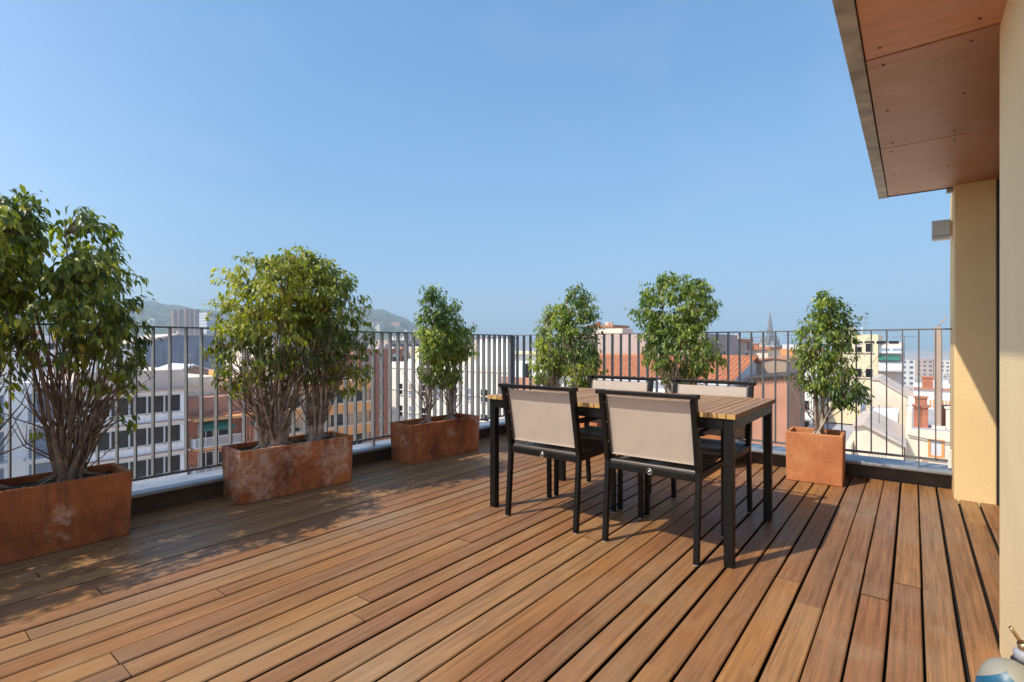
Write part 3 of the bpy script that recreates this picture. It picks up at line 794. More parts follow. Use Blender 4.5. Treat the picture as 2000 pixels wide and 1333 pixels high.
fig_tree('biggest fig tree with a thick pale trunk, in the planter cut off by the photo', (X, .70, .325), 18,
  [(-3.68,.60,1.58,.36,.34,.33),(-3.68,.82,1.40,.34,.21,.33),(-3.66,.88,1.04,.26,.16,.24),(-3.62,.66,1.26,.32,.30,.28),(-3.66,.90,.86,.18,.12,.16)], 280, 9.5, .052, 21, M['leaf_old'], GT, .0135, .9, .34, .05, .06, bright=-.02, bare=150, lean=.44, bark='bark_brown',
  sprigs=((-3.62,1.05,1.20),(-3.6,1.08,1.12),(-3.62,.98,.62),(-3.55,.95,.66),(-3.6,.55,.62),(-3.6,1.05,.95),(-3.6,1.0,.85)))
fig_tree('fig tree with a leaning trunk, cut in half by the edge of the photo', (X-.02, .37, .325), 8,
  [(-3.68,.28,1.58,.36,.32,.33),(-3.68,.46,1.58,.34,.2,.30),(-3.60,.20,1.22,.34,.26,.33),(-3.62,.40,1.00,.24,.16,.24),(-3.55,.36,.80,.16,.10,.12)], 220, 9, .054, 22, M['leaf_old'], GT, .022, .5, .40, .05, .04, bare=50, bark='bark_brown')
fig_tree('wide rounded fig tree with many pale fluted stems, in the lime-stained planter', (X, 1.86, .328), 22,
  [(-3.68,1.74,1.41,.36,.29,.33),(-3.66,1.63,1.02,.32,.19,.30),(-3.68,1.97,1.51,.36,.28,.32),(-3.62,1.82,1.12,.30,.26,.30),(-3.64,2.04,1.52,.34,.26,.31)], 330, 10, .046, 23, M['leaf_old'], GT, .0125, 1.0, .34, .05, .08, bright=.12, bare=190, lean=.5,
  sprigs=((-3.66,1.44,1.36),(-3.66,1.41,1.31),(-3.66,1.50,.92),(-3.66,1.46,1.0)))
fig_tree('dark green rounded fig tree leaning over the free end of the lime-stained planter', (X, 2.19, .328), 17,
  [(-3.68,2.27,1.41,.36,.33,.34),(-3.66,2.44,1.06,.28,.23,.34),(-3.62,2.14,1.12,.30,.26,.32),(-3.64,2.10,1.45,.33,.22,.34)], 300, 10.5, .046, 24, M['leaf_old'], GT, .0125, .9, .38, .04, .055, bright=.08, bare=160, lean=.42,
  sprigs=((-3.62,2.68,1.16),(-3.6,2.64,.90),(-3.58,2.40,.70),(-3.56,2.5,.72),(-3.56,2.56,.78)))
fig_tree('slender tall fig tree, taller of the two in the planter with stained end', (-3.67, 3.36, .31), 6,
  [(-3.67,3.42,1.32,.16,.12,.39),(-3.66,3.38,.92,.14,.11,.24),(-3.66,3.48,1.15,.16,.13,.26)], 190, 11, .041, 25, M['leaf_new'], GT, .013, .3, .5, .04, .025, bright=.12, bare=40, lean=.5,
  sprigs=((-3.66,3.22,1.2),(-3.64,3.24,.85)))
fig_tree('slender fig tree spreading sideways, lower of two in the planter with stained end', (-3.67, 3.66, .31), 6,
  [(-3.66,3.62,1.24,.17,.12,.34),(-3.64,3.76,1.10,.17,.13,.20),(-3.66,3.62,.86,.15,.12,.24)], 190, 11, .041, 26, M['leaf_new'], GT, .012, .3, .5, .04, .025, bright=.06, bare=40, lean=.5,
  sprigs=((-3.64,4.0,1.28),(-3.64,4.02,1.0),(-3.64,3.97,1.25),(-3.64,3.92,1.1)))
fig_tree('bushy fig tree behind the table, nearer the corner of the railings in its shared planter', (-3.10, 4.74, .325), 7,
  [(-3.10,4.73,1.17,.25,.17,.40),(-3.20,4.70,.84,.20,.14,.24)], 237, 10, .041, 27, M['leaf_new'], GT, .013, .3, .5, .05, .04, bright=.16, sprigs=((-3.42,4.7,.98),(-3.46,4.7,.93),(-3.38,4.7,1.1)))
fig_tree('pointed bushy fig tree behind the table, the taller of the pair in the shared planter', (-2.80, 4.74, .325), 7,
  [(-2.80,4.74,1.30,.24,.17,.44),(-2.74,4.70,.84,.22,.14,.24)], 262, 10, .041, 28, M['leaf_new'], GT, .013, .3, .5, .05, .04, bright=.14)
fig_tree('round dense dark green fig tree alone in its planter behind the table', (-1.80, 4.74, .325), 10,
  [(-1.82,4.74,1.42,.34,.20,.38),(-1.74,4.72,1.06,.34,.20,.32),(-1.56,4.72,1.45,.18,.16,.26),(-1.48,4.70,.95,.16,.13,.13)], 450, 11, .041, 29, M['leaf_new'], GT, .016, .3, .5, .04, .05, bright=.12,
  sprigs=((-2.20,4.7,1.42),(-2.23,4.7,1.39),(-2.17,4.7,1.44),(-2.14,4.7,1.40),(-1.34,4.7,1.02)))
fig_tree('small airy fig tree with light green leaves in the square orange planter', (-.60, 4.745, .345), 6,
  [(-.52,4.73,1.35,.13,.12,.19),(-.54,4.72,1.10,.23,.17,.25),(-.58,4.70,.86,.20,.15,.18),(-.40,4.66,.74,.15,.11,.12)], 237, 9, .041, 30, M['leaf_new'], GT, .011, .3, .55, .06, .02, bright=.1, lean=.5, bare=40,
  sprigs=((-.29,4.62,.66),(-.30,4.64,.72),(-.34,4.6,.6),(-.76,4.7,.98),(-.30,4.7,1.30),(-.70,4.7,1.28)))

planter(-3.672, -.62, 0.34, 0.85, 0.362, R(0), t1, 'weathered trough planter standing just outside the photo to the left', GP, 0.315)
fig_tree('tall bushy fig tree just outside the photo, shading the near boards', (X, -.62, .325), 9,
  [(-3.66,-.40,1.52,.36,.34,.34),(-3.66,-.85,1.50,.36,.32,.34),(-3.62,-.60,1.15,.32,.34,.30)], 230, 8, .058, 41, M['leaf_old'], GT, .018, .6, .40, .05, .05, bare=30)

# ------------------------------------------------------------------ small things on the deck
def fallen(x, y, rz, mat, lb):
    m = MB(); leaf(m, Vector((-.02,0,.004)), Vector((1,.1,.12)), Vector((0,.2,1)), .05, .026, .9, random.Random(3))
    o = m.build('fallen_leaf', mat); o.location = (x, y, .001); o.rotation_euler = (0,0,rz)
    tag(o, lb, 'leaf', 'dry leaves fallen on the deck')
M['dry'] = plain('dry_leaf', (0.40,0.24,0.19), 0.8, 0.2, 20.0)
M['dry2'] = plain('brown_dry_leaf', (0.22,0.12,0.05), 0.8, 0.2, 20.0)
fallen(-.36, 4.92, 1.9, M['dry'], 'curled pinkish dry leaf beside the square orange planter')
fallen(-3.72, 1.32, .6, M['dry2'], 'brown dry leaf near the kerb in the gap between the first two planters')
fallen(-3.62, 1.12, 2.4, M['dry2'], 'small brown dry leaf close to the end of the cut-off planter')

cx, cy = 0.150, 1.392
sp = empty('spray_canister', (cx, cy, 0), 'rounded off-white canister with a blue diamond label, cut off by the photo corner', 'canister')
PROF = [(0.046,0.0),(0.050,0.008),(0.050,0.395),(0.048,0.415),(0.042,0.433),(0.032,0.447),(0.018,0.4555),(0.004,0.458)]
m = MB(); m.lathe((0,0,0), PROF, 40); m.build('bottle', M['jug'], sp)
def cone(a, z, off=.0012):
    r = .05
    for (r0,z0),(r1,z1) in zip(PROF[:-1], PROF[1:]):
        if z0 <= z <= z1: r = r0 + (r1-r0)*(z-z0)/(z1-z0); break
    return ((r+off)*math.cos(a), (r+off)*math.sin(a), z + off*.6)
ac = math.atan2(-1.0, -.30); N = 14
def patch(fa, mat, name, parent, off):
    vs_ = [cone(*fa(i/N-.5, j/N-.5), off) for j in range(N+1) for i in range(N+1)]
    p = MB(); p.add(vs_, [(j*(N+1)+i, j*(N+1)+i+1, j*(N+1)+i+N+2, j*(N+1)+i+N+1) for j in range(N) for i in range(N)], 0, 0, True)
    return p.build(name, mat, parent)
lo_ = patch(lambda u, v: (ac + (u-v)*1.5, 0.402 + (u+v)*0.048), M['blue'], 'sticker', sp, .0012)
patch(lambda u, v: (ac+.22+u*.22, .418+v*.014), M['cyan'], 'print', lo_, .0022)
patch(lambda u, v: (ac-.02+u*.40, .388+v*.028), M['rustprint'], 'print', lo_, .0022)
tp = empty('garden_tap', (.2385, 1.690, .33), 'small wall tap with black collar, grey cap and brass spout at the photo corner', 'tap')
m = MB(); m.lathe((-.0285,0,-.030), [(0.024,0.0),(0.0275,0.003),(0.0275,0.035),(0.025,0.038)], 28); m.build('collar', M['black'], tp)
m = MB(); m.lathe((-.0285,0,.0085), [(0.023,0.0),(0.023,0.018),(0.018,0.023)], 28); m.build('cap', M['greycap'], tp)
m = MB(); m.tube([(-.0285,0,.0315),(-.033,-.004,.040),(-.038,-.008,.050)], [.011,.012,.009], 12); m.tube([(-.037,-.008,.048),(-.058,-.022,.086)], .0042, 10); m.build('spout', M['brass'], tp)
m = MB(); m.box(-.006,.002,-.02,.02,-.025,.01); m.build('wall_plate', M['greycap'], tp)

# ------------------------------------------------------------------ the town around
gr = MB(); gr.box(-2600, 1400, -250, 2600, -22.5, -22.0); tag(gr.build('ground', M['ground']), 'pale ground the town stands on', kind='structure')
st_ = MB(); st_.box(-58, -46, -120, 400, -21.99, -21.97); tag(st_.build('street', M['street']), 'asphalt street between the house fronts', kind='structure')
GZ = -22.0

class House:
    def __init__(s, x0, x1, y0, y1, top, label, cat='building', group=None, name='apartment_block'):
        s.o = Vector((x0, y0, GZ)); s.x0, s.x1, s.y0, s.y1, s.top = x0, x1, y0, y1, top
        s.t = empty(name, s.o, label, cat, group)
    def part(s, mb, name, mat, parent=None, bevel=0.0):
        o = mb.build(name, mat, parent or s.t, bevel)
        if parent is None: o.location = -s.o
        return o
    def body(s, mat, roofmat, parapet=0.5, name='wall'):
        m = MB(); m.box(s.x0, s.x1, s.y0, s.y1, GZ, s.top - parapet)
        th = .25
        if parapet > 0.05:
            m.box(s.x0, s.x1, s.y0, s.y0+th, s.top-parapet, s.top); m.box(s.x0, s.x1, s.y1-th, s.y1, s.top-parapet, s.top)
            m.box(s.x0, s.x0+th, s.y0+th, s.y1-th, s.top-parapet, s.top); m.box(s.x1-th, s.x1, s.y0+th, s.y1-th, s.top-parapet, s.top)
        s.part(m, name, mat)
        r = MB(); r.box(s.x0+th+.01, s.x1-th-.01, s.y0+th+.01, s.y1-th-.01, s.top-parapet+.01, s.top-parapet+.06)
        return s.part(r, 'roof', roofmat)
    def box(s, x0, x1, y0, y1, z0, z1, name, mat, bevel=0.0):
        m = MB(); m.box(x0, x1, y0, y1, z0, z1); return s.part(m, name, mat, None, bevel)
    def win(s, face, u0, u1, z0, z1, fr=None, cols=1, depth=.05, glass=None, fw=.07, blinds=.45):
        """window on the +x ('x') or -y ('y') face; one frame, panes are its child"""
        fm = MB(); gm = MB()
        def B(mb, a0, a1, d0, d1, b0, b1):
            if face == 'x': mb.box(s.x1+d0, s.x1+d1, a0, a1, b0, b1)
            else: mb.box(a0, a1, s.y0-d1, s.y0-d0, b0, b1)
        B(fm, u0-fw, u1+fw, .002, depth, z0-fw, z0); B(fm, u0-fw, u1+fw, .002, depth, z1, z1+fw)
        B(fm, u0-fw, u0, .002, depth, z0, z1); B(fm, u1, u1+fw, .002, depth, z0, z1)
        for c in range(1, cols):
            u = u0 + (u1-u0)*c/cols; B(fm, u-.04, u+.04, .002, depth, z0, z1)
        B(gm, u0, u1, .003, .018, z0, z1)
        f = s.part(fm, 'window', fr or M['pale'])
        gm.build('pane', glass or M['glass'], f)
        sm_ = MB(); B(sm_, u0-.14, u1+.14, .002, depth+.09, z0-fw-.07, z0-fw-.002); sm_.build('sill', M['w_beige'], f)
        q = random.random()
        if q < blinds and z1-z0 > .8 and cols < 3:
            bm = MB(); n_ = 5; zz = z1 - (z1-z0)*random.choice((.25,.4,.6,.85))
            B(bm, u0+.005, u1-.005, .0185, .034, zz, z1-.002); bm.build('blind', random.choice((M['pale'], M['w_beige'], M['w_tan'])), f)
        return f

def clutter(h, n, seed, z=None):
    r = random.Random(seed); zt = (h.top if z is None else z) - .35
    for _ in range(n):
        x, y = r.uniform(h.x0+.6, h.x1-.6), r.uniform(h.y0+.6, h.y0 + min(h.y1-h.y0, 8)-.6); k = r.random()
        m = MB()
        if k < .35:
            m.box(x-.45, x+.45, y-.3, y+.3, zt, zt+.75); h.part(m, 'air_unit', M['pale'])
        elif k < .6:
            m.box(x-.3, x+.3, y-.3, y+.3, zt, zt+1.1); m.box(x-.36, x+.36, y-.36, y+.36, zt+1.1, zt+1.2); h.part(m, 'chimney', r.choice((M['w_salmon'], M['w_cream'], M['w_brick'])))
        elif k < .8:
            m.tube([(x,y,zt),(x,y,zt+1.3)], .07, 6); h.part(m, 'vent_pipe', M['pale'])
        else:
            hh = r.uniform(1.6, 2.8); m.tube([(x,y,zt),(x,y,zt+hh)], .025, 5); m.tube([(x-.5,y,zt+hh*.93),(x+.5,y,zt+hh*.95)], .015, 4)
            for q in range(5): m.tube([(x-.45+q*.22,y-.2,zt+hh*.935),(x-.45+q*.22,y+.2,zt+hh*.935)], .01, 4)
            h.part(m, 'aerial', M['antenna'])
# white office block with window ribbons, across the street
T1_ = at(352, 700, 53.5); XF = -60.0
def office():
    h = House(-73, XF, 12.3, 20.8, zat(722, 53.5), 'white office block with ribbon windows and pink ledges, seen between the first two planters')
    top = h.top; h.body(M['w_beige'], M['w_white'], 0.4)
    z_led = zat(761, 53.5)
    m = MB(); m.box(XF, XF+.9, 12.3, 20.8, GZ, z_led-.02); h.part(m, 'front_bay', M['w_panel'])
    h.x1 = XF + .9
    pitch = 3.08
    for k in range(5):
        zt = z_led - k*pitch
        m = MB(); m.box(XF, XF+1.35, 12.2, 20.95, zt-.01, zt+.13); led = h.part(m, 'ledge', M['ledge'])
        m = MB(); m.box(XF+1.35, XF+1.38, 12.2, 20.95, zt-.05, zt+.05); m.build('ledge_edge', M['w_cream'], led)
        for i in range(5):
            y0 = 12.95 + i*1.46
            h.win('x', y0, y0+1.34, zt-2.05, zt-.40, M['w_white'], 1, .08, blinds=0)
        for i in range(12):
            pass
        m = MB()
        for i in range(9): m.box(h.x1+.002, h.x1+.012, 12.5+i*.92, 12.52+i*.92, zt-3.0, zt-2.15)
        h.part(m, 'panel_joint', M['w_beige'])
    h.box(-70,-66,14,17,top-.3,top+1.1,'roof_hut',M['w_white'])
    m = MB(); m.tube([(XF-2,18,top-.3),(XF-2,18,top+1.6)], .05, 6); h.part(m,'vent_pipe',M['pale']); clutter(h, 5, 3)
office()
def stair_block():
    h = House(-72, XF-.4, -6.0, 12.0, zat(742, 50), 'white block with open steel balconies behind the cut-off planter')
    h.body(M['w_white'], M['w_white'], .4); h.x1 = XF-.4
    for k in range(4):
        z = h.top - 3.3 - k*3.08
        for (y0, y1) in ((8.6,11.4),(4.2,7.6),(-.4,3.2)):
            m = MB(); m.box(h.x1+.003, h.x1+.03, y0+.2, y1-.2, z, z+2.45); h.part(m, 'window', M['w_grey'])
            m = MB(); m.box(h.x1, h.x1+1.4, y0, y1, z-.18, z-.02)
            for q in (y0, y1-.14): m.box(h.x1+1.24, h.x1+1.4, q, q+.14, z-.02, z+2.88)
            b = h.part(m, 'balcony', M['pale'])
            m = MB()
            for q in range(4): m.box(h.x1+1.38, h.x1+1.43, y0, y1, z+.25+q*.25, z+.29+q*.25)
            m.build('balcony_rail', M['antenna'], b)
    h.box(-70,-64,2,8,h.top-.3,h.top+2.5,'roof_hut',M['w_cream'])
stair_block()
def brick_block():
    h = House(-74, XF, 21.2, 30.6, zat(806, 57), 'brick apartment block with green awnings and white balconies beside the office block')
    top = h.top; h.body(M['w_brick'], M['roofterr'], .15)
    m = MB(); m.box(XF-9, XF-1.2, 21.4, 30.4, top-.2, zat(772, 59)); h.part(m, 'attic', M['roofterr'])
    m = MB(); m.box(XF-14, XF-4, 21.6, 25.8, zat(772,59)+.01, zat(735,60)); h.part(m, 'roof_hut', M['w_cream'])
    m = MB(); m.box(XF-12, XF-5.5, 26.0, 30.2, zat(772,59)+.01, zat(744,62)); m.box(XF-7,XF-5.6,25.9,26.6,zat(772,59),zat(722,62)); h.part(m, 'stair_hut', M['w_orange'])
    m = MB(); m.box(XF-3.98, XF-3.9, 21.5, 27.0, zat(752,60), zat(749,60)+.15); h.part(m, 'gutter', M['w_yellow'])
    for k in range(4):
        z = top - .25 - k*3.05
        m = MB(); m.box(XF, XF+1.5, 21.25, 30.5, z-.25, z); sl = h.part(m, 'balcony_slab', M['w_orange'])
        if k == 0: continue
        rail = MB(); wb = MB(); wb.box(XF+.2, XF+1.45, 21.3, 21.36, z, z+1.0)
        for q in range(46): rail.box(XF+1.42, XF+1.46, 21.4+q*.1, 21.43+q*.1, z+.08, z+1.0)
        rail.box(XF+1.40, XF+1.48, 21.36, 26.0, z+1.0, z+1.06); rail.box(XF+1.40, XF+1.48, 21.36, 26.0, z+.02, z+.08)
        b = rail.build('balcony_rail', M['w_white'], sl); wb.build('balcony_side', M['w_panel'], sl)
        h.win('x', 22.2, 23.6, z+.1, z+2.3, M['w_white'], 2); h.win('x', 24.2, 25.4, z+.9, z+2.2, M['w_white'], 1)
        lat = MB(); y0, y1 = 26.4, 30.3
        for q in range(10): lat.box(XF+1.30, XF+1.44, y0+q*.42, y0+.20+q*.42, z, z+2.75)
        for q in range(9): lat.box(XF+1.31, XF+1.43, y0, y1, z+.05+q*.32, z+.18+q*.32)
        h.part(lat, 'brick_lattice', M['w_brick'])
        if k == 1:
            for y0 in (22.0, 27.0):
                aw = MB(); aw.add([(XF+.05,y0,z+2.72),(XF+.05,y0+3.2,z+2.72),(XF+1.75,y0+3.2,z+2.0),(XF+1.75,y0,z+2.0),(XF+.05,y0,z+2.68),(XF+.05,y0+3.2,z+2.68),(XF+1.75,y0+3.2,z+1.78),(XF+1.75,y0,z+1.78)],
                  [(0,3,2,1),(4,5,6,7),(0,1,5,4),(1,2,6,5),(2,3,7,6),(3,0,4,7)]); h.part(aw, 'awning', M['awning'])
brick_block()
def orange_block():
    h = House(-76, XF-.5, 31.0, 44.3, zat(742, 70), 'orange apartment block with wide banded balconies, seen through the wide rounded fig trees')
    h.body(M['w_tan'], M['roofterr'], .3); X1 = h.x1
    for k in range(6):
        z = h.top - 1.0 - k*3.0
        m = MB(); m.box(X1, X1+1.4, 31.1, 44.2, z-.25, z+.95); h.part(m, 'balcony', M['w_orange'])
        m = MB(); m.box(X1, X1+1.45, 31.1, 44.2, z+.951, z+1.03); h.part(m, 'balcony_cap', M['w_cream'])
        for q in range(4): h.win('x', 32.0+q*3.1, 33.9+q*3.1, z-2.3, z-.5, M['w_white'], 2)
    clutter(h, 6, 5)
    h.box(X1-9, X1-2, 33, 40, h.top-.3, h.top+2.4, 'roof_hut', M['w_cream']); h.box(X1-6, X1-3, 41, 44, h.top-.3, h.top+2.6, 'lift_tower', M['w_brick'])
orange_block()
def white_block():
    h = House(-59.5, -37.5, 47.5, 62, zat(706, 76), 'bright white apartment block with sparse windows, seen between rounded and slender fig trees')
    h.body(M['w_ivory'], M['w_white'], .5)
    for k in range(5):
        z = h.top - 4.6 - k*3.1
        for q in range(8):
            h.win('y', -58.4+q*2.7, -57.1+q*2.7, z, z+1.5, M['pale'], 1, glass=M['w_grey'] if q % 2 else M['glass'])
    h.box(-58,-46,50,60,h.top-.4,h.top+2.2,'attic',M['w_yellow']); h.box(-45,-40,50,58,h.top-.4,h.top+3.2,'attic',M['w_white'])
    m = MB()
    for k in range(6): m.box(-59.5, -37.5, 47.38, 47.5, h.top-.9-k*3.1, h.top-.75-k*3.1)
    h.part(m, 'string_course', M['w_cream'])
    clutter(h, 9, 8); h.box(-50,-48.4,49.4,50,h.top+.2,h.top+1.5,'window',M['w_grey']); h.box(-55,-53.4,49.4,50,h.top+.2,h.top+1.5,'window',M['w_grey'])
white_block()
def slate_block():
    t = 108; h = House(-142, -124, 34.5, 51, zat(655, t), 'long windowless slate grey block standing behind the white office block')
    m = MB(); z1 = h.top; z0 = zat(672, t)
    m.prism([(34.5,GZ),(51,GZ),(51,z1),(42,z1),(34.5,z0)], 'x', -142, -124); h.part(m, 'wall', M['w_grey'])
    m = MB(); m.prism([(34.3,z0),(34.5,z0+.01),(42,z1+.01),(51.2,z1+.01),(51.2,z1+.35),(41.9,z1+.35),(34.3,z0+.4)], 'x', -142.2, -123.7); h.part(m, 'roof', M['w_beige'])
    m = MB()
    for q in range(5): m.box(-123.99, -123.95, 36+q*3.2, 36.06+q*3.2, GZ, z0-.5)
    h.part(m, 'cladding_joint', M['antenna'])
slate_block()
def tan_gable():
    t = 75; p = at(372, 700, t)
    h = House(p.x-9, p.x, p.y-2.6, p.y+3.6, zat(716, t), 'small tan gabled house behind the roof of the white office block', 'house')
    m = MB(); y0, y1 = h.y0, h.y1; ym = (y0+y1)/2; z0 = zat(731, t)
    m.prism([(y0,GZ),(y1,GZ),(y1,z0),(ym,h.top),(y0,z0)], 'x', h.x0, h.x1); h.part(m, 'wall', M['w_tan'])
    m = MB(); m.prism([(y0-.3,z0-.05),(ym,h.top+.02),(y1+.3,z0-.05),(y1+.3,z0+.2),(ym,h.top+.3),(y0-.3,z0+.2)], 'x', h.x0, h.x1+.3); h.part(m, 'roof', M['pale'])
    h.win('x', y0+.8, y1-.8, zat(748,t), zat(739,t), M['w_tan'], 4)
tan_gable()

# ---- houses beyond the railing behind the table
def tile_roof(mb, x0, x1, ya, za, yb, zb, pitch=.25):
    n = int((x1-x0)/pitch); sub = 6; rows = 22; vs_ = []; fs_ = []
    for j in range(rows*2):
        r = j//2; u = (r + (j % 2)*0.999)/rows; lift = .035 if j % 2 == 0 else 0.0
        for i in range(n*sub+1):
            ph = 2*math.pi*i/sub
            vs_.append((x0 + (x1-x0)*i/(n*sub), ya+(yb-ya)*u, za+(zb-za)*u + (.085*abs(math.cos(ph/2))**.7 if True else 0) + lift))
    W_ = n*sub+1
    for j in range(rows*2-1):
        for i in range(n*sub): q = j*W_+i; fs_.append((q,q+1,q+W_+1,q+W_))
    mb.add(vs_, fs_)
def tiled_house():
    x0, x1 = -17.0, -6.9; ya, yb = 25.4, 30.2; za, zb = zat(742, 26.2), zat(698, 30.0)
    h = House(x0, x1, ya+.25, 34.5, zb, 'white walled house with a sunlit terracotta tile roof behind the table', 'house')
    m = MB(); m.prism([(ya+.25,GZ),(34.5,GZ),(34.5,za-.2),(yb,zb-.12),(ya+.25,za-.16)], 'x', x0, x1); h.part(m, 'wall', M['w_white'])
    m = MB(); tile_roof(m, x0-.2, x1+.25, ya, za, yb, zb); r = h.part(m, 'roof', M['tile'])
    m = MB(); m.tube([(x0-.2,yb,zb+.04),(x1+.25,yb,zb+.04)], .12, 8); m.build('ridge', M['tile'], r)
    m = MB(); m.add([(x0-.2,yb,zb),(x1+.25,yb,zb),(x1+.25,34.7,za-.1),(x0-.2,34.7,za-.1),(x0-.2,yb,zb-.1),(x1+.25,yb,zb-.1),(x1+.25,34.7,za-.2),(x0-.2,34.7,za-.2)], [(0,1,2,3),(7,6,5,4),(0,3,7,4),(1,5,6,2),(3,2,6,7),(0,4,5,1)]); m.build('rear_slope', M['tile'], r)
    m = MB(); m.box(x0, x1, ya-.02, ya+.1, za-.15, za-.03); h.part(m, 'gutter', M['pale'])
    h.box(-12.4,-12.0,yb-.2,yb+.2,zb-.1,zb+.5,'chimney',M['w_pink'])
tiled_house()
def simple(x0, x1, y0, y1, top, label, wall, roof='roofterr', parapet=.4, cat='building', group=None, name='apartment_block'):
    h = House(x0, x1, y0, y1, top, label, cat, group, name); h.body(M[wall], M[roof], parapet); return h
h = simple(-22.5, -11.2, 36, 44, zat(655, 41), 'pinkish blank wall rising behind the tiled roof', 'w_pink')
m = MB(); m.tube([(-14.2,35.98,h.top-.2),(-14.3,35.9,h.top-1.6),(-14.1,35.9,h.top-2.6)], .03, 5); m.tube([(-13.7,35.98,h.top-.2),(-13.6,35.9,h.top-1.4),(-13.5,35.9,h.top-2.6)], .03, 5); h.part(m, 'cable', M['antenna'])
h.box(-20,-18.5,38,40,h.top-.3,h.top+.55,'roof_hut',M['w_cream'])
h = House(-7.9, -5.4, 31, 37, zat(700, 28.5), 'beige rendered house with a flat blank wall right of the tiled roof', 'house')
m = MB(); m.prism([(-7.9,GZ),(-5.4,GZ),(-5.4,h.top-.1),(-6.0,h.top),(-7.9,h.top-.35)], 'y', 31, 37); h.part(m, 'wall', M['w_tan'])
m = MB(); m.prism([(-8.0,h.top-.36),(-6.0,h.top+.005),(-5.3,h.top-.1),(-5.3,h.top),(-6.0,h.top+.09),(-8.0,h.top-.27)], 'y', 30.9, 37.1); h.part(m, 'roof', M['w_salmon'])
m = MB(); m.tube([(-7.55,30.93,h.top-.5),(-7.55,30.93,-6)], .05, 6); m.tube([(-7.3,30.93,h.top-.4),(-7.3,30.93,-6)], .04, 6); h.part(m, 'drain_pipe', M['w_salmon'])
h = House(-6.3, -4.55, 26.6, 31, zat(733, 24.4), 'salmon pink house wall with a dark toothed eave beside the table end', 'house')
m = MB(); m.prism([(-6.3,GZ),(-4.55,GZ),(-4.55,h.top),(-6.3,h.top-.22)], 'y', 26.6, 30.98); h.part(m, 'wall', M['w_salmon'])
m = MB(); m.prism([(-6.4,h.top-.22),(-4.45,h.top+.02),(-4.45,h.top+.1),(-6.4,h.top-.13)], 'y', 26.45, 30.97)
for q in range(15): m.box(-6.3+q*.12, -6.24+q*.12, 26.47, 26.62, h.top-.36+q*.0145, h.top-.225+q*.0145)
h.part(m, 'eave', M['kerb'])
# low white house with a blue-grey roof between salmon wall and square planter
h = House(-4.9, -2.35, 29.5, 38, zat(846, 28), 'low cream house with a pale flat roof beyond the square orange planter', 'house')
h.body(M['w_cream'], M['roofgrey'], .12)
m = MB(); m.box(-4.85,-2.5,37.2,38.0,h.top+.01,h.top+1.2); h.part(m, 'terrace_wall', M['w_yellow'])
m = MB(); m.box(-4.85,-2.6,39,44,GZ,h.top+1.6); h.part(m, 'back_house', M['w_white'])
m = MB(); m.box(-4.9,-2.5,38.5,44.2,h.top+1.61,h.top+1.85); h.part(m, 'back_roof', M['kerb'])
# gabled house right of it
h = House(-2.30, -.35, 30.6, 37, zat(815, 28), 'cream gabled house with a row of iron hooks above a small vent', 'house')
zt = h.top; m = MB(); m.prism([(-2.30,GZ),(-.35,GZ),(-.35,zt-.85),(-1.9,zt),(-2.30,zt-.1)], 'y', 30.6, 37); h.part(m, 'wall', M['w_cream'])
m = MB(); m.prism([(-2.36,zt-.1),(-1.9,zt+.01),(-.25,zt-.89),(-.25,zt-.80),(-1.9,zt+.10),(-2.36,zt)], 'y', 30.4, 37.1); h.part(m, 'roof', M['roof_warm'])
h.win('y', -1.27, -1.0, zat(892,27.5), zat(879,27.5), M['w_beige'], 1, fw=.03)
m = MB()
for q in range(6):
    xx = -1.72 + q*.13; m.tube([(xx,30.55,zat(868,27.5)),(xx+.05,30.5,zat(872,27.5)),(xx,30.55,zat(877,27.5))], .012, 4)
h.part(m, 'iron_hook', M['antenna'])
m = MB(); m.box(-2.2,-.7,37.5,42,GZ,zat(800,33)); h.part(m, 'back_house', M['w_white'])
# long low building with flat grey roof and the orange window
h = House(-.30, 2.9, 33.0, 45.0, zat(836, 26.5), 'long low cream building with a grey flat roof and one orange framed window', 'building')
h.body(M['w_cream'], M['roofgrey'], .06)
z0, z1 = zat(885,26), zat(858,26)
M['w_or2'] = plain('orange_paint', (0.72,0.30,0.09), 0.7, 0.1, 2.0)
h.win('y', .70, 1.12, z0, z1, M['w_or2'], 1, fw=.10, glass=M['pale'])
m = MB(); m.box(-.25,2.85,44.6,45.2,h.top,h.top+.7)
h.part(m, 'terrace_wall', M['w_white'])
m = MB()
for q in range(9): m.box(.9+q*.16, .97+q*.16, 44.55, 44.59, h.top+.1, h.top+.6)
h.part(m, 'clay_grille', M['w_or2']); clutter(h, 5, 31, h.top+.3)
h.box(.0,1.0,38.5,39.5,h.top-.01,h.top+.42,'roof_hut',M['roofgrey'])
m = MB()
m.tube([(-.2,32.9,h.top-.3),(.6,32.9,h.top-.42),(1.5,32.9,h.top-.5),(2.0,32.9,h.top-.9),(2.1,32.9,h.top-3)], .03, 5)
m.tube([(1.55,32.92,h.top-.1),(1.75,32.9,h.top-.8),(1.72,32.9,h.top-2.6)], .05, 5); m.tube([(-.1,32.93,-5.2),(1.2,32.93,-5.35),(2.6,32.93,-5.3)], .025, 5)
h.part(m, 'cable', M['antenna'])
for q, (x, zz) in enumerate(((1.62, -4.2),(.35,-5.0),(2.2,-5.2))):
    m = MB(); m.box(x, x+.22, 32.9, 32.99, zz, zz+.32); h.part(m, 'meter_box', M['w_tan'])
h = House(.05, 2.7, 45.6, 53, zat(757, 37), 'white rooftop house with a dark window and a red coping, beyond the grey flat roof', 'house')
h.body(M['w_white'], M['w_white'], .2)
h.win('y', 1.35, 2.25, zat(795,36.5), zat(780,36.5), M['pale'], 2); h.win('y', .45, .85, zat(800,36.5), zat(781,36.5), M['pale'], 1, glass=M['roofgrey'])
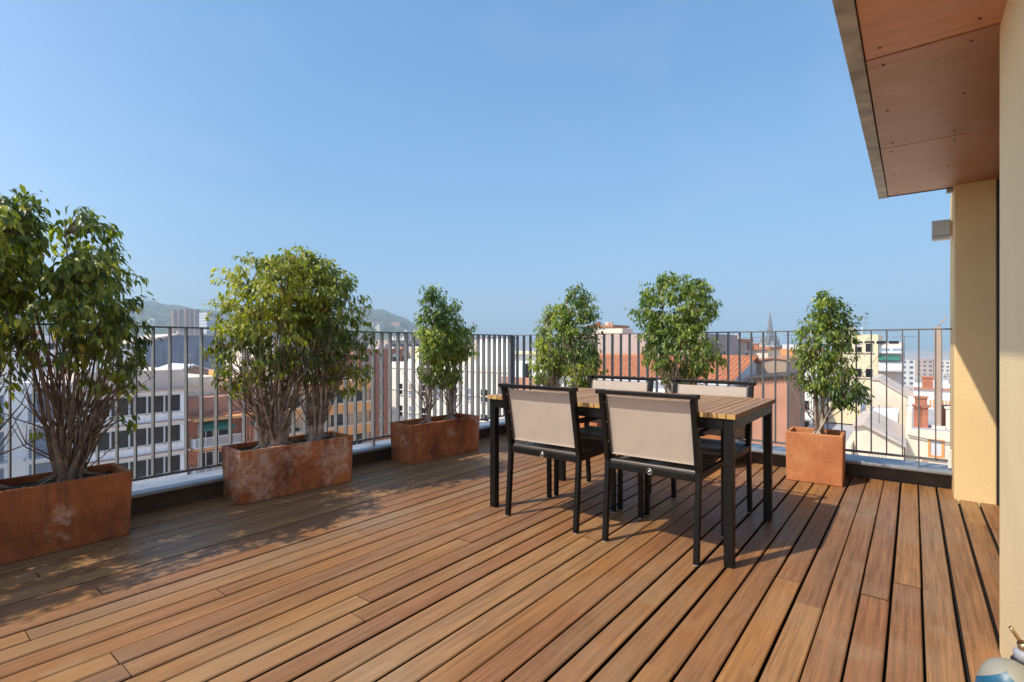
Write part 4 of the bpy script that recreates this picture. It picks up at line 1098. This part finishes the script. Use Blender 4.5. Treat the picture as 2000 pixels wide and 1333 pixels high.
m = MB(); m.box(.05,2.7,45.5,45.58,h.top-.06,h.top+.12); h.part(m, 'red_coping', M['roofterr'])
m = MB(); m.box(.1,1.0,45.3,45.6,zat(778,36.5)-.05,zat(778,36.5)+.05); h.part(m,'awning_bar',M['antenna']); clutter(h, 5, 17)
h = House(-2.35, .0, 46, 53, zat(744, 37), 'cream house with one long sloping roof edge beyond the grey flat roof', 'house')
zt = h.top; m = MB(); m.prism([(-2.35,GZ),(.0,GZ),(.0,zt-1.35),(-2.0,zt),(-2.35,zt)], 'y', 46, 53); h.part(m, 'wall', M['w_cream'])
m = MB(); m.prism([(-2.4,zt+.005),(-2.0,zt+.005),(.05,zt-1.38),(.05,zt-1.25),(-2.0,zt+.14),(-2.4,zt+.14)], 'y', 45.9, 53); h.part(m, 'roof', M['roof_warm'])
def yellow_block():
    h = House(-6.6, -3.05, 70, 82, zat(654, 58), 'tall yellow apartment block with small dark windows above the low roofs')
    h.body(M['w_yellow'], M['w_cream'], .5)
    for k in range(6):
        z = zat(688, 57.5) - k*2.85
        for q in range(3): h.win('y', -6.2+q*1.0, -5.55+q*1.0, z, z+.95, M['w_cream'], 1, fw=.05)
    clutter(h, 4, 12)
    m = MB(); m.box(-3.04, -.9, 71, 82, GZ, h.top-.9); h.part(m, 'wing', M['w_beige'])
    m = MB(); m.box(-3.0, -1.0, 70.6, 70.99, zat(690,58), zat(675,58)); h.part(m, 'screen', M['w_panel'])
    m = MB(); m.add([(-3.0,69.3,zat(703,57)),(-1.1,69.3,zat(703,57)),(-1.1,70.98,zat(694,58)),(-3.0,70.98,zat(694,58)),(-3.0,69.3,zat(704,57)),(-1.1,69.3,zat(704,57)),(-1.1,70.98,zat(695,58)),(-3.0,70.98,zat(695,58))], [(0,1,2,3),(7,6,5,4),(0,4,5,1),(1,5,6,2),(2,6,7,3),(3,7,4,0)]); h.part(m, 'awning', M['awning'])
    for k in range(4):
        z = zat(722,57) - k*2.9
        m = MB(); m.box(-3.0,-.95,69.6,70.99,z-.15,z); m.box(-3.0,-.95,69.55,69.65,z,z+.85); h.part(m, 'balcony', M['w_white'])
    m = MB()
    for q in range(5): m.box(-6.5+q*1.1,-5.6+q*1.1,69.96,69.99,zat(672,58),zat(668.5,58)+.1)
    h.part(m, 'clerestory', M['glass'])
yellow_block()
# tall clay flue near the pillar
fl = empty('chimney_flue', (1.0, 34.2, -3.1), 'tall thin peach rendered flue rising right beside the ochre pillar', 'chimney')
m = MB(); m.box(-.14,.14,-.14,.14,-.1,5.1); m.build('shaft', M['w_tan'], fl, .01)
m = MB(); m.box(-.24,.3,-.2,.2,-.4,.02); m.build('plinth', M['w_cream'], fl)
m = MB(); m.tube([(.16,-.1,0),(.17,-.1,2.2),(.155,-.1,5.0)], .025, 6); m.build('flue_cable', M['antenna'], fl)
m = MB(); m.tube([(0,0,5.1),(.35,0,5.6)], .03, 6); m.build('cowl', M['w_tan'], fl)

def antenna(px, py, t, h, lb, dish=False):
    p = at(px, py, t); o = empty('roof_antenna', p, lb, 'antenna', 'aerials on the roofs')
    m = MB(); m.tube([(0,0,-.3),(0,0,h)], .022*t/28, 6); m.build('mast', M['antenna'], o)
    m = MB(); b = .55*t/28
    m.tube([(-b,0,h*.93),(b,0,h*.96)], .012*t/28, 5)
    for q in range(7): m.tube([(-b+q*b/3.2, -.22, h*.932), (-b+q*b/3.2, .22, h*.932)], .008*t/28, 4)
    m.build('aerial', M['antenna'], o)
antenna(1733, 700, 58, 3.2, 'dark roof aerial on the edge of the tall yellow block')
antenna(1795, 885, 26.5, 2.6, 'thin aerial before the orange framed window')
antenna(1717, 880, 26.8, 2.4, 'thin aerial at the gabled cream house')
antenna(1766, 700, 90, 4, 'far roof aerial to the right of the tall yellow block')
antenna(1470, 700, 70, 3.0, 'thin aerial over the beige house')
antenna(372, 722, 72, 2.2, 'small aerial on the tan gabled house')

# mid-distance blocks: (px0, px1, top row, distance, depth, material, label)
mids = [
 (1000, 1062, 690, 48, 9, 'w_white', 'white flat with a balcony just past the corner of the railings'),
 (1062, 1180, 684, 52, 9, 'w_cream', 'cream flat hidden behind the paired bushy fig trees'),
 (1150, 1196, 640, 78, 5, 'w_cream', 'narrow cream tower with an orange roof far above the tiled roof'),
 (1392, 1432, 668, 60, 8, 'w_pink', 'pinkish house with an orange roof right of the round dense fig tree'),
 (1452, 1500, 684, 64, 8, 'w_cream', 'cream house with an orange roof below the church spire'),
 (1524, 1548, 682, 44, 6, 'w_orange', 'narrow orange rendered chimney block left of the small airy fig tree'),
 (1545, 1600, 690, 75, 10, 'w_panel', 'grey-white block half hidden by the small airy fig tree'),
 (1600, 1690, 705, 95, 10, 'w_white', 'white block directly behind the small airy fig tree'),
 (640, 700, 682, 95, 10, 'w_brick', 'brick red tower behind the orange banded block'),
 (705, 748, 686, 100, 10, 'w_pink', 'pinkish tower between the orange and the bright white blocks'),
 (440, 520, 676, 100, 10, 'w_cream', 'cream block behind the brick block with awnings'),
 (520, 600, 690, 92, 10, 'w_white', 'white block hidden behind the wide rounded fig trees'),
 (270, 330, 668, 125, 10, 'w_salmon', 'red roofed house to the left of the slate grey block'),
 (0, 60, 655, 85, 10, 'w_panel', 'grey-white block with blue windows at the photo edge'),
 (60, 200, 668, 92, 12, 'w_cream', 'cream block hidden behind the biggest fig tree'),
 (850, 935, 668, 105, 12, 'w_beige', 'beige block over the slender fig trees'),
]
for px0, px1, top, t, dep, wm, lb in mids:
    a = at((px0+px1)/2, top, t); y0 = a.y
    def xat(px):
        r = (px-1000)/F; return (r*math.cos(TH)-math.sin(TH))/(r*math.sin(TH)+math.cos(TH))*y0
    x0, x1 = xat(px0), xat(px1)
    if px1 < 420: x0, x1, y0 = a.x-dep, a.x, a.y-4.0
    h = simple(x0, x1, y0, y0+dep, a.z, lb, wm, 'roofterr' if 'orange roof' in lb or 'red' in lb else 'roofgrey', .3)
    nf = 5
    for k in range(nf):
        z = h.top - 2.4 - k*3.0
        n = max(1, int((x1-x0)/2.6)); 
        for q in range(n):
            u = x0 + (x1-x0)*(q+.5)/n
            h.win('y', u-.55, u+.55, z, z+1.4, M['pale'], 1)
        n = max(1, int(dep/3))
        for q in range(n):
            u = y0 + dep*(q+.5)/n
            h.win('x', u-.55, u+.55, z, z+1.4, M['pale'], 1)
    clutter(h, 5, px0)
    if 'orange roof' in lb:
        h.box(x0-.3, x1+.3, y0-.3, y0+dep+.3, h.top+.01, h.top+.35, 'tile_roof', M['tile'])
    if 'balcony' in lb:
        m = MB(); m.box(x0, x1, y0-1.6, y0, h.top-3.4, h.top-3.1); m.box(x0, x1, y0-1.6, y0-1.5, h.top-3.1, h.top-2.2); h.part(m, 'balcony', M['w_salmon'])
        h.box(x0, x1+2, y0-.5, y0, h.top-.1, h.top+.2, 'awning', M['w_yellow'])

# church spire far off
p = at(1504, 690, 640)
ch_ = empty('church_spire', (p.x, p.y, GZ), 'slender dark gothic church spire far off above the roofs', 'spire')
zb = zat(668, 640) - GZ; ztip = zat(611, 640) - GZ
m = MB(); m.box(-13,13,-13,13,0,zb-6); m.box(-9,9,-9,9,zb-6,zb+1)
for a in range(8): m.lathe((9.5*math.cos(a*math.pi/4), 9.5*math.sin(a*math.pi/4), zb-6), [(1.6,0),(1.4,8),(.3,13)], 6)
m.build('tower', M['spire'], ch_)
m = MB(); m.lathe((0,0,zb+1), [(4.6,0),(3.4,(ztip-zb)*.3),(1.9,(ztip-zb)*.62),(.8,(ztip-zb)*.9),(.25,ztip-zb)], 8)
for k in range(7):
    z = zb+1+(ztip-zb)*k/8; r = 4.6*(1-k/8)
    for a in range(8): m.lathe((r*math.cos(a*math.pi/4), r*math.sin(a*math.pi/4), z), [(.9*(1-k/9),0),(.2,3.2)], 5)
m.build('spire_tip', M['spire'], ch_)

# hills and the far town
def sky_row(px):
    P = [(-400,588),(150,586),(285,589),(330,597),(400,607),(440,612),(520,620),(580,622),(640,612),(700,600),(740,606),(780,619),(812,634),(850,648),(900,658),(960,666),(1050,671),(2400,672.5)]
    for (a, ya), (b, yb) in zip(P[:-1], P[1:]):
        if a <= px <= b: u = (px-a)/(b-a); u = u*u*(3-2*u); return ya + (yb-ya)*u
    return 673
def hill_z(px, t):
    top = zat(sky_row(px), 1900)
    u = max(0.0, min(1.0, (t-520)/(1900-520))); u = u*u*(3-2*u)*.55 + u*.45
    return GZ + .2 + (top-GZ)*u
def hills():
    rr = random.Random(4); m = MB(); pxs = list(range(-380, 1070, 8)); ts = [500+q*40 for q in range(36)] + [1940,2000,2080]
    vs_ = []; fs_ = []
    for t in ts:
        for px in pxs:
            tt = min(t, 1900); p = at(px, HZ, t)
            z = hill_z(px, tt) - max(0, t-1900)*.35 + (rr.uniform(-3.2,4.5)*min(1, max(0,(t-700)/600)) if sky_row(px) < 660 else 0)
            vs_.append((p.x, p.y, max(GZ-.3, z)))
    W_ = len(pxs)
    for j in range(len(ts)-1):
        for i in range(W_-1): q = j*W_+i; fs_.append((q,q+1,q+W_+1,q+W_))
    m.add(vs_, fs_)
    hm_ = NT('hill_woodland'); hm_.set(Roughness=1.0, **{'Specular IOR Level': 0.0})
    v = hm_.coords(kind='Object'); n = hm_.noise(v, .035, 6, .7); n2 = hm_.noise(v, .006, 3)
    c = hm_.ramp(n, [(.35,(.035,.055,.028)), (.5,(.075,.100,.048)), (.68,(.19,.18,.12))])
    c = hm_.mix(c, (.20,.16,.11,1), hm_.ramp(n2, [(.55,(0,0,0)),(.7,(.5,)*3)]))
    hm_.color(c)
    tag(m.build('hills', hm_.mat), 'wooded hills behind the town', kind='structure')
hills()
rr = random.Random(99)
def far_box(name, px, t, w, d, z0, top, mat, lb, cat, group):
    p = at(px, HZ, t); m = MB(); m.box(-w/2, w/2, -d/2, d/2, 0, top-z0)
    o = m.build(name, mat); o.location = (p.x, p.y, z0); tag(o, lb, cat, group); return o
# towers and big blocks on the foot of the hill
for k, (px, y0, y1) in enumerate(((342,606,634),(352,605,634),(366,603,636),(374,605,636),(384,606,638))):
    t = 900; far_box('tower_block', px, t, 7.5, 7.5, hill_z(px,t)-3, zat(y0,t), M['far_brown'], 'brown brick tower, one of a row on the hill foot', 'tower', 'brown towers on the hill')
far_box('grid_block', 412, 560, 20, 16, GZ, zat(612,560), M['far_grid'], 'white block with close rows of windows in front of the hill', 'building', None)
hz_ = hill_z(778, 1250)
far_box('red_roofed_hall', 778, 1250, 34, 20, hz_-4, hz_+9, FAR[2], 'low dark red roofed hall on the slope of the second hill', 'hall', None)
placed = 0
while placed < 110:
    px = rr.choice((rr.uniform(-30,460), rr.uniform(-30,460), rr.uniform(690,1000), rr.uniform(460,700)))
    t = rr.uniform(600, 1250)
    if sky_row(px) > 655 and t > 900: continue
    z0 = hill_z(px, t)-2
    hh = rr.uniform(6, 13); wd = rr.uniform(6, 15)
    if zat(sky_row(px), t) < z0 + hh: hh = 6
    far_box('far_house', px, t, wd, rr.uniform(6,14), z0, z0+hh, rr.choice((FAR[0],FAR[0],FAR[1],FAR[3],FAR[0])), 'tiny pale house of the town spread over the hill foot', 'house', 'tiny houses on the hill foot'); placed += 1
placed = 0
while placed < 120:
    px = rr.uniform(-60, 1560); t = 110*(6.0**rr.random())
    if px > 1020 and rr.random() < .35: continue
    row = rr.uniform(664, 690) if px < 1000 else rr.uniform(668, 700)
    if t > 300: row = rr.uniform(656, 676) if px < 1000 else rr.uniform(668,684)
    top = zat(row, t)
    if top < GZ+5: continue
    far_box('town_block', px, t, rr.uniform(8,20)*(1 if t > 200 else .7), rr.uniform(8,16), GZ, top, rr.choice(FAR + [FAR[0], FAR[1]]), 'block of flats among the roofs of the middle distance', 'building', 'blocks of flats in the middle distance'); placed += 1
for k in range(46):
    px = rr.uniform(1560, 2050); t = rr.uniform(80, 420)
    row = rr.uniform(748, 785) if t < 160 else rr.uniform(722, 738) if t < 280 else rr.uniform(702, 712)
    top = min(zat(row, t), GZ + 15)
    far_box('town_block', px, t, rr.uniform(8,18), rr.uniform(8,16), GZ, top, rr.choice((FAR[0],FAR[1],FAR[0],FAR[3])), 'pale low block of flats beyond the sunlit roofs near the pillar', 'building', 'pale blocks beyond the sunlit roofs')
